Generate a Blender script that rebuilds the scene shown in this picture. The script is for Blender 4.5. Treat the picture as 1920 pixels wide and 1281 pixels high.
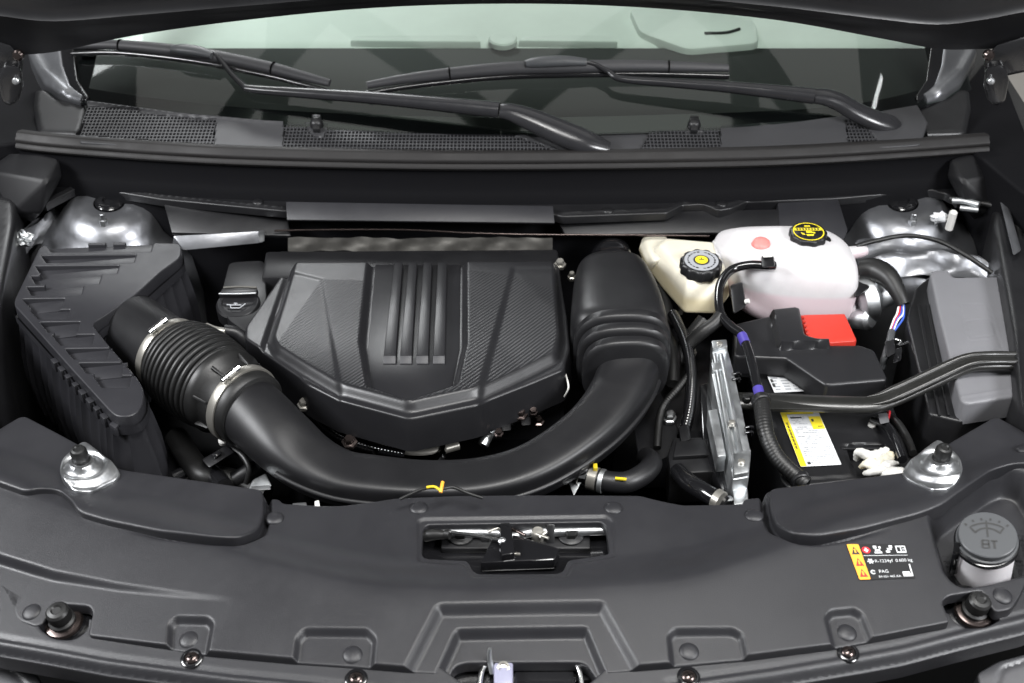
import bpy, bmesh, math, random
import numpy as np
from mathutils import Vector, Matrix
random.seed(7); np.random.seed(7)
for _o in list(bpy.data.objects): bpy.data.objects.remove(_o)
SC = bpy.context.scene; COL = SC.collection
R = math.radians
# ---------------------------------------------------------------- camera
FPX, CX, CY, PITCH = 2376.0, 960.0, 640.5, R(36)
DIST = 1.95
CAM = np.array([0.0, -DIST*math.cos(PITCH), DIST*math.sin(PITCH)])
FWD = np.array([0, math.cos(PITCH), -math.sin(PITCH)])
UPV = np.array([0, math.sin(PITCH), math.cos(PITCH)])
RT = np.array([1.0, 0, 0])
cd = bpy.data.cameras.new('camera'); cam = bpy.data.objects.new('camera', cd); COL.objects.link(cam)
cd.sensor_width = 36; cd.lens = 36*FPX/1920; cd.clip_start = .02; cd.clip_end = 200
cam.location = CAM; cam.rotation_euler = (math.pi/2-PITCH, 0, 0)
cd.dof.use_dof = True; cd.dof.focus_distance = 1.85; cd.dof.aperture_fstop = 6.3
SC.camera = cam
# ---------------------------------------------------------------- world + lamps (indoor showroom)
W = bpy.data.worlds.new('World'); SC.world = W; W.use_nodes = True
W.node_tree.nodes['Background'].inputs[0].default_value = (.95, .98, 1, 1)
W.node_tree.nodes['Background'].inputs[1].default_value = .11
def area(name, loc, aim, sx, sy, power, col=(1, 1, 1)):
    l = bpy.data.lights.new(name, 'AREA'); l.shape = 'RECTANGLE'; l.size = sx; l.size_y = sy
    l.energy = power; l.color = col
    o = bpy.data.objects.new(name, l); COL.objects.link(o); o.location = loc
    d = Vector(aim)-Vector(loc); o.rotation_euler = d.to_track_quat('-Z', 'Y').to_euler()
    return o
area('lamp_key', (.35, -.75, 2.5), (.15, -.5, 0), 1.7, .55, 84, (1, .99, .97))
area('lamp_left', (-2.0, -.55, 1.5), (-.15, -.05, 0), .9, .7, 78, (.97, .98, 1))
area('lamp_right', (1.95, -1.35, 1.5), (.7, -.45, 0), .8, .6, 72, (.97, .98, 1))
area('lamp_back', (-1.25, 4.0, 2.8), (0, 0, 0), 1.4, .55, 66, (.97, .99, 1))
area('lamp_ceiling', (0, 1.9, 4.2), (0, 1.9, 0), 6.0, 3.6, 62, (1, 1, .96))
SC.view_settings.view_transform = 'Standard'; SC.view_settings.look = 'None'
SC.view_settings.exposure = 0; SC.view_settings.gamma = 1; SC.view_settings.use_curve_mapping = False
# ---------------------------------------------------------------- pixel rays and surfaces
def V3(*a): return np.array(a, float)
def ray(px, py): return FWD + RT*((px-CX)/FPX) - UPV*((py-CY)/FPX)
def P(px, py, z=0.0):
    d = ray(px, py); return CAM + d*((z-CAM[2])/d[2])
def PY(px, py, y):
    d = ray(px, py); return CAM + d*((y-CAM[1])/d[1])
def nrm(v): v = np.asarray(v, float); return v/np.linalg.norm(v)
class Plane:
    """plane through the point seen at pixel (px,py) at height z; pitch tips the far side up, roll tips the right side up"""
    def __init__(s, px, py, z, pitch=0, roll=0, yaw=0):
        s.O = P(px, py, z)
        m = Matrix.Rotation(R(yaw), 3, 'Z') @ Matrix.Rotation(R(pitch), 3, 'X') @ Matrix.Rotation(R(-roll), 3, 'Y')
        s.U = np.array(m @ Vector((1, 0, 0))); s.V = np.array(m @ Vector((0, 1, 0))); s.N = np.array(m @ Vector((0, 0, 1)))
    def hit(s, px, py):
        d = ray(px, py); t = np.dot(s.O-CAM, s.N)/np.dot(d, s.N); q = CAM+d*t-s.O
        return np.dot(q, s.U), np.dot(q, s.V)
    def pt(s, u, v, h=0):
        u = np.asarray(u, float); v = np.asarray(v, float); h = np.asarray(h, float)+0*u
        return s.O + u[..., None]*s.U + v[..., None]*s.V + h[..., None]*s.N
    def at(s, px, py, h=0):
        u, v = s.hit(px, py); return s.pt(u, v)+h*s.N
    def down(s): return -s.N
class HF:
    def __init__(s, f): s.f = f; s.U = V3(1, 0, 0); s.V = V3(0, 1, 0); s.N = V3(0, 0, 1)
    def hit(s, px, py):
        z = 0.0
        for _ in range(12):
            p = P(px, py, z); z = .5*z+.5*float(s.f(p[0], p[1]))
        return p[0], p[1]
    def pt(s, u, v, h=0):
        u = np.asarray(u, float); v = np.asarray(v, float)
        return np.stack([u, v, s.f(u, v)+h], -1)
    def at(s, px, py, h=0):
        u, v = s.hit(px, py); return s.pt(u, v)+h*s.N
    def down(s): return V3(0, 0, -1)
def sst(x): x = np.clip(x, 0, 1); return x*x*(3-2*x)
def roundpoly(p, r, n=5, closed=True):
    p = [np.asarray(q, float) for q in p]
    if r <= 0: return np.array(p)
    out = []; N = len(p)
    for i in range(N):
        if not closed and i in (0, N-1): out.append(p[i]); continue
        a, b, c = p[i-1], p[i], p[(i+1) % N]
        la, lc = np.linalg.norm(a-b), np.linalg.norm(c-b)
        if min(la, lc) < 1e-9: continue
        k = min(r, .48*la, .48*lc); s = b+(a-b)*k/la; e = b+(c-b)*k/lc
        for j in range(n+1):
            t = j/n; out.append((1-t)**2*s+2*t*(1-t)*b+t*t*e)
    return np.array(out)
def crom(p, n=6, closed=False):
    p = np.asarray(p, float); N = len(p); out = []
    rng = range(N) if closed else range(N-1)
    for i in rng:
        if closed: a, b, c, d = p[i-1], p[i], p[(i+1) % N], p[(i+2) % N]
        else: a, b, c, d = p[max(i-1, 0)], p[i], p[i+1], p[min(i+2, N-1)]
        for j in range(n):
            t = j/n
            out.append(.5*((2*b)+(-a+c)*t+(2*a-5*b+4*c-d)*t*t+(-a+3*b-3*c+d)*t**3))
    if not closed: out.append(p[-1])
    return np.array(out)
def sdf(u, v, poly):
    """signed distance (inside positive) and nearest boundary point"""
    best = np.full(u.shape, 1e9); nu = u.copy(); nv = v.copy(); ins = np.zeros(u.shape, bool)
    M = len(poly)
    for i in range(M):
        a = poly[i]; b = poly[(i+1) % M]; e = b-a; L = e@e
        if L < 1e-14: continue
        t = np.clip(((u-a[0])*e[0]+(v-a[1])*e[1])/L, 0, 1)
        qu = a[0]+t*e[0]; qv = a[1]+t*e[1]; d = (u-qu)**2+(v-qv)**2
        m = d < best; best = np.where(m, d, best); nu = np.where(m, qu, nu); nv = np.where(m, qv, nv)
        if abs(e[1]) > 1e-12:
            c = ((a[1] > v) != (b[1] > v)) & (u < e[0]*(v-a[1])/e[1]+a[0]); ins ^= c
    d = np.sqrt(best); return np.where(ins, d, -d), nu, nv
def ldist(u, v, line):
    best = np.full(u.shape, 1e9)
    for a, b in zip(line[:-1], line[1:]):
        e = b-a; L = e@e+1e-14
        t = np.clip(((u-a[0])*e[0]+(v-a[1])*e[1])/L, 0, 1)
        best = np.minimum(best, (u-a[0]-t*e[0])**2+(v-a[1]-t*e[1])**2)
    return np.sqrt(best)
# ---------------------------------------------------------------- materials
MATS = {}
def M(name, base=(.03, .03, .032), rough=.5, metal=0, spec=.5, grain=None, var=None, coat=0, trans=0, sss=0, emit=None, aniso=0, wear=None, coatr=.08):
    if name in MATS: return MATS[name]
    m = bpy.data.materials.new(name); m.use_nodes = True; nt = m.node_tree; b = nt.nodes['Principled BSDF']
    if len(base) == 3: base = (*base, 1)
    b.inputs['Base Color'].default_value = base; b.inputs['Roughness'].default_value = rough
    b.inputs['Metallic'].default_value = metal; b.inputs['Specular IOR Level'].default_value = spec
    b.inputs['Coat Weight'].default_value = coat; b.inputs['Coat Roughness'].default_value = coatr
    b.inputs['Transmission Weight'].default_value = trans
    if sss:
        b.inputs['Subsurface Weight'].default_value = sss; b.inputs['Subsurface Radius'].default_value = (.03, .028, .028)
        b.inputs['Subsurface Scale'].default_value = .6
    tc = nt.nodes.new('ShaderNodeTexCoord')
    if grain:
        n = nt.nodes.new('ShaderNodeTexNoise'); n.inputs['Scale'].default_value = grain[0]; n.inputs['Detail'].default_value = 3
        bp = nt.nodes.new('ShaderNodeBump'); bp.inputs['Strength'].default_value = grain[1]; bp.inputs['Distance'].default_value = grain[2]
        nt.links.new(tc.outputs['Object'], n.inputs['Vector']); nt.links.new(n.outputs['Fac'], bp.inputs['Height'])
        nt.links.new(bp.outputs['Normal'], b.inputs['Normal'])
    if var:   # dust / handling: large soft blotches in roughness and a little in colour
        n = nt.nodes.new('ShaderNodeTexNoise'); n.inputs['Scale'].default_value = var[0]; n.inputs['Detail'].default_value = 6; n.inputs['Roughness'].default_value = .65
        nt.links.new(tc.outputs['Object'], n.inputs['Vector'])
        mr = nt.nodes.new('ShaderNodeMapRange'); mr.inputs['From Min'].default_value = .3; mr.inputs['From Max'].default_value = .7
        mr.inputs['To Min'].default_value = rough-var[1]; mr.inputs['To Max'].default_value = rough+var[1]
        nt.links.new(n.outputs['Fac'], mr.inputs['Value']); nt.links.new(mr.outputs['Result'], b.inputs['Roughness'])
        mx = nt.nodes.new('ShaderNodeMix'); mx.data_type = 'RGBA'
        mx.inputs['A'].default_value = tuple(c*.85 for c in base[:3])+(1,); mx.inputs['B'].default_value = tuple(min(1, c*1.18+.002) for c in base[:3])+(1,)
        nt.links.new(n.outputs['Fac'], mx.inputs['Factor']); nt.links.new(mx.outputs['Result'], b.inputs['Base Color'])
    if emit: b.inputs['Emission Color'].default_value = (*emit[:3], 1); b.inputs['Emission Strength'].default_value = emit[3]
    MATS[name] = m; return m
M('cover_plastic', (.017, .017, .0195), .40, grain=(1100, .45, .0006), var=(9, .06))
M('engine_plastic', (.012, .012, .0135), .34, grain=(1500, .2, .0004), var=(7, .05))
M('box_plastic', (.018, .018, .021), .42, grain=(1300, .25, .0005), var=(12, .06))
M('duct_plastic', (.007, .007, .008), .42, grain=(900, .12, .0004), var=(8, .05))
M('black_plastic', (.008, .008, .009), .40, grain=(900, .15, .0004), var=(15, .07))
M('gloss_black', (.008, .008, .009), .12, coat=.6)
M('rubber', (.008, .008, .008), .44, grain=(600, .2, .0005), var=(20, .06))
M('plenum', (.006, .006, .007), .5, spec=.35, var=(8, .06))
M('seal_rubber', (.010, .009, .009), .58, spec=.35, var=(15, .08))
M('cowl_plastic', (.036, .036, .039), .5, grain=(1200, .2, .0005), var=(6, .05))
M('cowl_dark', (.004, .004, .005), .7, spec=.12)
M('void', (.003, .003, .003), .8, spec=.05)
M('lamp_housing', (.09, .09, .095), .4, var=(10, .05))
M('fuse_lid', (.155, .155, .165), .5, grain=(1200, .2, .0004), var=(10, .05))
M('zinc', (.47, .48, .49), .36, .95, grain=(300, .1, .0004), var=(40, .1))
M('steel', (.40, .385, .35), .32, .75)
M('chrome', (.75, .75, .75), .08, 1)
M('alu_cast', (.62, .64, .65), .42, 1, grain=(700, .35, .0006), var=(30, .12))
M('foil', (.13, .125, .115), .5, .8, var=(40, .08))
M('body_paint', (.25, .255, .27), .36, .85, coat=.15, coatr=.2, grain=(14, .30, .010), var=(12, .06))
M('body_black', (.010, .010, .011), .25, coat=.7, var=(10, .08))
M('white_tank', (.72, .695, .71), .42, sss=.6, var=(14, .05))
M('cream_tank', (.74, .70, .58), .36, sss=.35, var=(25, .06))
M('red_plastic', (.50, .035, .022), .42, grain=(900, .1, .0003))
M('red_plug', (.78, .24, .22), .45, sss=.5)
M('label_white', (.62, .63, .64), .4)
M('label_yellow', (.85, .68, .03), .4)
M('label_orange', (.88, .38, .04), .4)
M('label_black', (.010, .010, .011), .4)
M('label_red', (.62, .02, .03), .4)
M('label_grey', (.33, .34, .36), .4)
M('ink', (.03, .03, .03), .5)
M('purple_tape', (.06, .045, .27), .4)
M('wire_red', (.5, .02, .03), .4); M('wire_blue', (.03, .09, .45), .4); M('wire_white', (.7, .7, .7), .4); M('wire_yellow', (.65, .48, .02), .4)
M('connector_white', (.66, .65, .62), .5)
M('washer_cap', (.060, .063, .067), .42, grain=(900, .1, .0003))
M('lilac_plastic', (.27, .27, .36), .4, sss=.2)
M('glass_dark', (.015, .017, .015), .03)
M('dash', (.02, .02, .02), .7)
M('floor', (.55, .52, .48), .5, var=(3, .1))
M('screw', (.10, .08, .075), .22, .9)
M('wiper_paint', (.020, .020, .022), .23, var=(25, .05))
M('hood_black', (.009, .009, .010), .35, var=(6, .05))
M('bar_paint', (.012, .012, .011), .34, coat=.25, coatr=.2, var=(25, .06))
def fluid(mat, level, col):
    """liquid standing inside a translucent tank tints it below the fill line"""
    nt = MATS[mat].node_tree; b = nt.nodes['Principled BSDF']; tc = nt.nodes.new('ShaderNodeTexCoord'); sx = nt.nodes.new('ShaderNodeSeparateXYZ')
    mr = nt.nodes.new('ShaderNodeMapRange'); mr.inputs['From Min'].default_value = level-.004; mr.inputs['From Max'].default_value = level+.004
    mx = nt.nodes.new('ShaderNodeMix'); mx.data_type = 'RGBA'; src = b.inputs['Base Color'].links[0].from_socket
    nt.links.new(tc.outputs['Object'], sx.inputs[0]); nt.links.new(sx.outputs['Z'], mr.inputs['Value']); nt.links.new(mr.outputs['Result'], mx.inputs['Factor'])
    mx.inputs['A'].default_value = (*col, 1); nt.links.new(src, mx.inputs['B']); nt.links.new(mx.outputs['Result'], b.inputs['Base Color'])
M('coolant_plastic', (.66, .645, .655), .40, sss=.6, var=(14, .05)); fluid('coolant_plastic', .006, (.70, .585, .615))
fluid('cream_tank', -.002, (.66, .585, .40))
# ---------------------------------------------------------------- mesh objects
def ob(name, verts, faces, mat, parent=None, sharp=32, smooth=True):
    me = bpy.data.meshes.new(name); verts = np.asarray(verts, float)
    c = (verts.max(0)+verts.min(0))/2
    me.from_pydata((verts-c).tolist(), [], [tuple(int(i) for i in f) for f in faces]); me.update()
    o = bpy.data.objects.new(name, me); COL.objects.link(o); o.location = c
    return fin(o, mat, parent, sharp, smooth)
def fin(o, mat, parent, sharp=32, smooth=True):
    me = o.data
    if mat: me.materials.append(MATS[mat])
    if smooth and len(me.polygons):
        me.polygons.foreach_set('use_smooth', [True]*len(me.polygons)); me.set_sharp_from_angle(angle=R(sharp))
    if parent is not None: put(o, parent)
    return o
WORLD = {}
def wloc(o):
    l = Vector(o.location)
    while o.parent: o = o.parent; l += Vector(o.location)
    return l
def put(o, parent): 
    w = Vector(o.location); o.parent = parent; o.location = w-wloc(parent)
def bmob(name, bm, mat, parent=None, sharp=32, bevel=0, seg=2, smooth=True, sub=0):
    bmesh.ops.recalc_face_normals(bm, faces=bm.faces)
    if bevel:
        es = [e for e in bm.edges if len(e.link_faces) == 2 and e.calc_face_angle(0) > R(25)]
        bmesh.ops.bevel(bm, geom=es, offset=bevel, segments=seg, profile=.5, affect='EDGES', clamp_overlap=True)
    me = bpy.data.meshes.new(name); 
    c = Vector((0, 0, 0)); n = len(bm.verts)
    xs = [v.co for v in bm.verts]
    c = Vector(((max(v.x for v in xs)+min(v.x for v in xs))/2, (max(v.y for v in xs)+min(v.y for v in xs))/2, (max(v.z for v in xs)+min(v.z for v in xs))/2))
    bmesh.ops.translate(bm, verts=bm.verts, vec=-c); bm.to_mesh(me); bm.free()
    o = bpy.data.objects.new(name, me); COL.objects.link(o); o.location = c
    return fin(o, mat, parent, sharp, smooth)
def thing(name, label, cat, group=None, at=(0, 0, 0)):
    o = bpy.data.objects.new(name, None); COL.objects.link(o); o.location = Vector(tuple(float(a) for a in at)); o.empty_display_size = .02
    return tag(o, label, cat, group)
def tag(o, label, cat, group=None):
    o['label'] = label; o['category'] = cat
    if group: o['group'] = group
    return o
def struct(o): o['kind'] = 'structure'; return o
def stuff(o): o['kind'] = 'stuff'; return o
# ---------------------------------------------------------------- builders
def relief(name, S, outline, mat, parent=None, feats=(), res=.003, depth=.02, edge=.003, rc=.004, holes=(), flare=0, world=False, sharp=40):
    """moulded sheet on surface S: traced outline, raised / sunk features with soft walls, rounded rim and a skirt"""
    def uv(px, r, cl=True):
        return roundpoly([S.hit(*q) for q in px], r, closed=cl)
    out = uv(outline, rc); hol = [uv(h['p'], h.get('r', .004)) for h in holes]
    lo = out.min(0)-res*1.5; hi = out.max(0)+res*1.5
    nu = int((hi[0]-lo[0])/res)+2; nv = int((hi[1]-lo[1])/res)+2
    gu, gv = np.meshgrid(lo[0]+res*np.arange(nu), lo[1]+res*np.arange(nv)); u = gu.ravel(); v = gv.ravel()
    d, qu, qv = sdf(u, v, out)
    for h in hol:
        dh, hu, hv = sdf(u, v, h); m = (-dh) < d; d = np.where(m, -dh, d); qu = np.where(m, hu, qu); qv = np.where(m, hv, qv)
    ins = d > edge+res*.35
    idx = np.arange(nu*nv).reshape(nv, nu)
    q = np.stack([idx[:-1, :-1], idx[:-1, 1:], idx[1:, 1:], idx[1:, :-1]], -1).reshape(-1, 4)
    keep = ins[q].any(1); q = q[keep]
    sg = np.where(np.abs(d) < 1e-7, 1e-7, d); du, dv = (u-qu)/sg, (v-qv)/sg       # inward direction
    u = np.where(ins, u, qu+du*edge); v = np.where(ins, v, qv+dv*edge)
    used, inv = np.unique(q, return_inverse=True); q = inv.reshape(-1, 4); u = u[used]; v = v[used]; du = du[used]; dv = dv[used]
    h = np.zeros(len(u))
    for f in feats:
        if 'fn' in f: h += f['fn'](u, v); continue
        if 'p' in f:
            poly = uv(f['p'], f.get('r', .004)); w = f.get('w', .004); mg = w
            m = (u > poly[:, 0].min()-mg) & (u < poly[:, 0].max()+mg) & (v > poly[:, 1].min()-mg) & (v < poly[:, 1].max()+mg)
            if not m.any(): continue
            ds, _, _ = sdf(u[m], v[m], poly); k = sst((ds+w/2)/w)
            if 'ramp' in f:
                a = np.array(S.hit(*f['ramp'][0])); b = np.array(S.hit(*f['ramp'][1])); e = b-a
                t = np.clip(((u[m]-a[0])*e[0]+(v[m]-a[1])*e[1])/(e@e), 0, 1); k = k*(f['ramp'][2]+(f['ramp'][3]-f['ramp'][2])*t)
            h[m] += f['h']*k
        if 'l' in f:
            line = uv(f['l'], f.get('r', .01), False); w = f.get('w', .003)
            dl = ldist(u, v, line); k = np.exp(-(dl/w)**2)
            if f.get('fade'): k = k*sst(np.hypot(u-line[-1][0], v-line[-1][1])/f['fade'])
            h += f['h']*k
    V = S.pt(u, v, h)
    # skirt
    E = np.concatenate([q[:, [0, 1]], q[:, [1, 2]], q[:, [2, 3]], q[:, [3, 0]]]); E = E[E[:, 0] != E[:, 1]]
    key = np.sort(E, 1); _, iv, cnt = np.unique(key, axis=0, return_inverse=True, return_counts=True); B = E[cnt[iv.ravel()] == 1]
    if depth:
        bv = np.unique(B); pos = {b: i for i, b in enumerate(bv)}; nb = len(bv); n0 = len(V); rings = [V]
        bu, bvv, bh = u[bv], v[bv], h[bv]
        if edge:
            for th in (R(22), R(45), R(68), R(90)):
                o_ = edge*math.sin(th); rings.append(S.pt(bu-du[bv]*o_, bvv-dv[bv]*o_, bh-edge*(1-math.cos(th))))
        low = rings[-1][bv] if len(rings) == 1 else rings[-1]
        low = low+S.down()*depth
        if flare: low = low-flare*(du[bv][:, None]*S.U+dv[bv][:, None]*S.V)
        rings.append(low); V = np.concatenate(rings); K = len(rings)-1
        pa = np.array([pos[a] for a in B[:, 0]]); pb = np.array([pos[b] for b in B[:, 1]]); sk = []
        for k in range(K):
            A_ = B[:, 0] if k == 0 else n0+(k-1)*nb+pa; B_ = B[:, 1] if k == 0 else n0+(k-1)*nb+pb
            sk += np.stack([B_, A_, n0+k*nb+pa, n0+k*nb+pb], 1).tolist()
    else: sk = []
    faces = q.tolist()+sk
    V0 = V; clean = []
    for f in faces:
        g = []
        for i in f:
            if i not in g: g.append(i)
        if len(g) > 2: clean.append(g)
    o = ob(name, V0, clean, mat, parent, sharp)
    bm = bmesh.new(); bm.from_mesh(o.data); bmesh.ops.remove_doubles(bm, verts=bm.verts, dist=res*.02)
    bmesh.ops.dissolve_degenerate(bm, edges=bm.edges, dist=1e-6); bm.to_mesh(o.data); bm.free()
    o.data.set_sharp_from_angle(angle=R(sharp))
    return o
def prism(name, S, poly, depth, mat, parent=None, bevel=.002, top=0, inset=None, rc=0, seg=2, sharp=32, taper=1.0, world=None):
    """solid from a traced polygon on S, going `depth` below it; taper scales the bottom about its centre"""
    uv = np.array([S.hit(*q) for q in poly]); uv = roundpoly(uv, rc, 4) if rc else uv
    a = S.pt(uv[:, 0], uv[:, 1], np.zeros(len(uv)))+S.N*top; c = a.mean(0); b = c+(a-c)*taper-S.N*depth
    bm = bmesh.new(); A = [bm.verts.new(p) for p in a]; Bv = [bm.verts.new(p) for p in b]; n = len(A)
    bm.faces.new(A); bm.faces.new(Bv[::-1])
    for i in range(n): bm.faces.new((A[i], Bv[i], Bv[(i+1) % n], A[(i+1) % n]))
    return bmob(name, bm, mat, parent, sharp, bevel, seg)
def hull(name, pts, mat, parent=None, bevel=.002, seg=2, sharp=32):
    bm = bmesh.new(); vs = [bm.verts.new(p) for p in pts]
    r = bmesh.ops.convex_hull(bm, input=vs)
    bmesh.ops.delete(bm, geom=list({g for g in r['geom_interior']+r['geom_unused'] if isinstance(g, bmesh.types.BMVert)}), context='VERTS')
    bmesh.ops.dissolve_limit(bm, angle_limit=R(4), verts=bm.verts, edges=bm.edges)
    return bmob(name, bm, mat, parent, sharp, bevel, seg)
def box(name, c, size, mat, parent=None, bevel=.002, rot=(0, 0, 0), seg=2):
    m = (Matrix.Rotation(R(rot[2]), 3, 'Z') @ Matrix.Rotation(R(rot[1]), 3, 'Y') @ Matrix.Rotation(R(rot[0]), 3, 'X'))
    c = Vector(tuple(float(i) for i in c)); pts = []
    bm = bmesh.new(); bmesh.ops.create_cube(bm, size=1)
    for v in bm.verts: v.co = c+m @ Vector((v.co.x*size[0], v.co.y*size[1], v.co.z*size[2]))
    return bmob(name, bm, mat, parent, 32, bevel, seg)
def frames(pts, up=None):
    pts = np.asarray(pts, float); T = np.gradient(pts, axis=0); T /= np.linalg.norm(T, axis=1)[:, None]+1e-12
    up = V3(0, 0, 1) if up is None else np.asarray(up, float)
    if abs(T[0]@up) > .95: up = V3(0, 1, 0)
    n = nrm(up-T[0]*(up@T[0])); out = []
    for t in T:
        n = nrm(n-t*(n@t)); out.append((t, n, np.cross(t, n)))
    return out
def tubew(name, pts, rad, mat, parent=None, n=12, smooth=5, flat=1.0, up=None, cap=True, sharp=50, corr=None, upfix=False):
    """tube through world points; rad number or list; flat = height/width; corr=(pitch, amp) makes ribs"""
    pts = np.asarray(pts, float); rad = np.full(len(pts), rad) if np.isscalar(rad) else np.asarray(rad, float)
    if smooth: c = crom(np.column_stack([pts, rad]), smooth); pts, rad = c[:, :3], c[:, 3]
    if corr:
        L = np.concatenate([[0], np.cumsum(np.linalg.norm(np.diff(pts, axis=0), axis=1))]); m = max(4, int(L[-1]/corr[0]*4))
        s = np.linspace(0, L[-1], m); pts = np.stack([np.interp(s, L, pts[:, k]) for k in range(3)], 1); rad = np.interp(s, L, rad)
        rad = rad*(1+corr[1]*np.where((np.arange(m) % 4) < 2, 1, -1))
    F = frames(pts, up)
    if upfix:
        u0 = nrm(up); F = [(t, nrm(u0-t*(u0@t)), np.cross(t, nrm(u0-t*(u0@t)))) for t, _, _ in F]
    V = []; fs = []; a = np.linspace(0, 2*np.pi, n, endpoint=False)
    for p, r, (t, u, w) in zip(pts, rad, F):
        V += list(p+r*(np.sin(a)[:, None]*u*flat+np.cos(a)[:, None]*w))
    m = len(pts)
    for i in range(m-1):
        for j in range(n): fs.append((i*n+j, i*n+(j+1) % n, (i+1)*n+(j+1) % n, (i+1)*n+j))
    if cap: fs.append(tuple(range(n))[::-1]); fs.append(tuple((m-1)*n+j for j in range(n)))
    return ob(name, V, fs, mat, parent, sharp)
def tube(name, px, rad, mat, parent=None, **k):
    return tubew(name, [P(*q[:3]) for q in px], rad, mat, parent, **k)
def lathe(name, c, axis, prof, mat, parent=None, n=36, lobes=None, sharp=35, ref=None):
    """profile [(radius, height along axis)]; lobes=(count, amp) scallops the rim"""
    ax = nrm(axis); rf = V3(1, 0, 0) if ref is None else np.asarray(ref, float)
    if abs(rf@ax) > .95: rf = V3(0, 1, 0)
    u = nrm(rf-ax*(rf@ax)); w = np.cross(ax, u); a = np.linspace(0, 2*np.pi, n, endpoint=False); V = []; fs = []
    for r, h in prof:
        rr = np.full(n, max(r, 1e-5))
        if lobes: rr = rr*(1+lobes[1]*np.clip(np.cos(lobes[0]*a)*1.6, -1, 1))
        V += list(np.asarray(c)+h*ax+rr[:, None]*(np.cos(a)[:, None]*u+np.sin(a)[:, None]*w))
    m = len(prof)
    for i in range(m-1):
        for j in range(n): fs.append((i*n+j, i*n+(j+1) % n, (i+1)*n+(j+1) % n, (i+1)*n+j))
    fs.append(tuple(range(n))[::-1]); fs.append(tuple((m-1)*n+j for j in range(n)))
    return ob(name, V, fs, mat, parent, sharp)
def loft(name, secs, mat, parent=None, n=32, cap=True, sharp=40, smooth=0):
    """secs: (centre, U half vector, V half vector, superellipse power)"""
    secs = [np.concatenate([np.asarray(s[0]), np.asarray(s[1]), np.asarray(s[2]), [s[3] if len(s) > 3 else 2]]) for s in secs]
    S = crom(secs, smooth) if smooth else np.array(secs)
    a = np.linspace(0, 2*np.pi, n, endpoint=False)+np.pi/n; V = []; fs = []
    for s in S:
        p = 2/max(s[9], .5); cu = np.sign(np.cos(a))*np.abs(np.cos(a))**p; cv = np.sign(np.sin(a))*np.abs(np.sin(a))**p
        V += list(s[:3]+cu[:, None]*s[3:6]+cv[:, None]*s[6:9])
    m = len(S)
    for i in range(m-1):
        for j in range(n): fs.append((i*n+j, i*n+(j+1) % n, (i+1)*n+(j+1) % n, (i+1)*n+j))
    if cap: fs.append(tuple(range(n))[::-1]); fs.append(tuple((m-1)*n+j for j in range(n)))
    o = ob(name, V, fs, mat, parent, sharp)
    bm = bmesh.new(); bm.from_mesh(o.data); bmesh.ops.recalc_face_normals(bm, faces=bm.faces); bm.to_mesh(o.data); bm.free(); o.data.set_sharp_from_angle(angle=R(sharp))
    return o
def dome_clip(name, S, px, py, r, mat, parent, h=0, ht=.004):
    c = S.at(px, py, h); N = S.N if not isinstance(S, HF) else hfn(S, c)
    return lathe(name, c, N, [(r*1.0, -.003), (r, .0006), (r*.97, ht*.35), (r*.8, ht*.72), (r*.5, ht*.93), (.0001, ht)], mat, parent, n=24, sharp=60)
def hfn(S, c):
    e = .002; x, y = c[0], c[1]
    return nrm((-(float(S.f(x+e, y))-float(S.f(x-e, y)))/(2*e), -(float(S.f(x, y+e))-float(S.f(x, y-e)))/(2*e), 1))
def decal(name, S, poly, mat, parent=None, h=.0006, rc=0, thick=.0004):
    uv = np.array([S.hit(*q) for q in poly]); uv = roundpoly(uv, rc, 4) if rc else uv
    a = S.pt(uv[:, 0], uv[:, 1], np.full(len(uv), h)); b = a-S.N*thick; n = len(a)
    return ob(name, np.concatenate([a, b]), [tuple(range(n)), tuple(range(n, 2*n))[::-1]]+[(i, i+n, (i+1) % n+n, (i+1) % n) for i in range(n)], mat, parent, smooth=False)
def text(name, s, origin, U, V, size, mat, parent=None, ext=.0002, align='LEFT'):
    cu = bpy.data.curves.new('t', 'FONT'); cu.body = s; cu.size = 1; cu.extrude = 0; cu.resolution_u = 3; cu.align_x = align
    t = bpy.data.objects.new('t', cu); COL.objects.link(t)
    dg = bpy.context.evaluated_depsgraph_get(); me = bpy.data.meshes.new_from_object(t.evaluated_get(dg)); bpy.data.objects.remove(t)
    vs = np.array([v.co[:] for v in me.vertices]); fs = [tuple(p.vertices) for p in me.polygons]; bpy.data.meshes.remove(me)
    N = nrm(np.cross(U, V)); W3 = np.asarray(origin)+size*(vs[:, :1]*np.asarray(U)+vs[:, 1:2]*np.asarray(V))+N*ext
    return ob(name, W3, fs, mat, parent, smooth=False)
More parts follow.
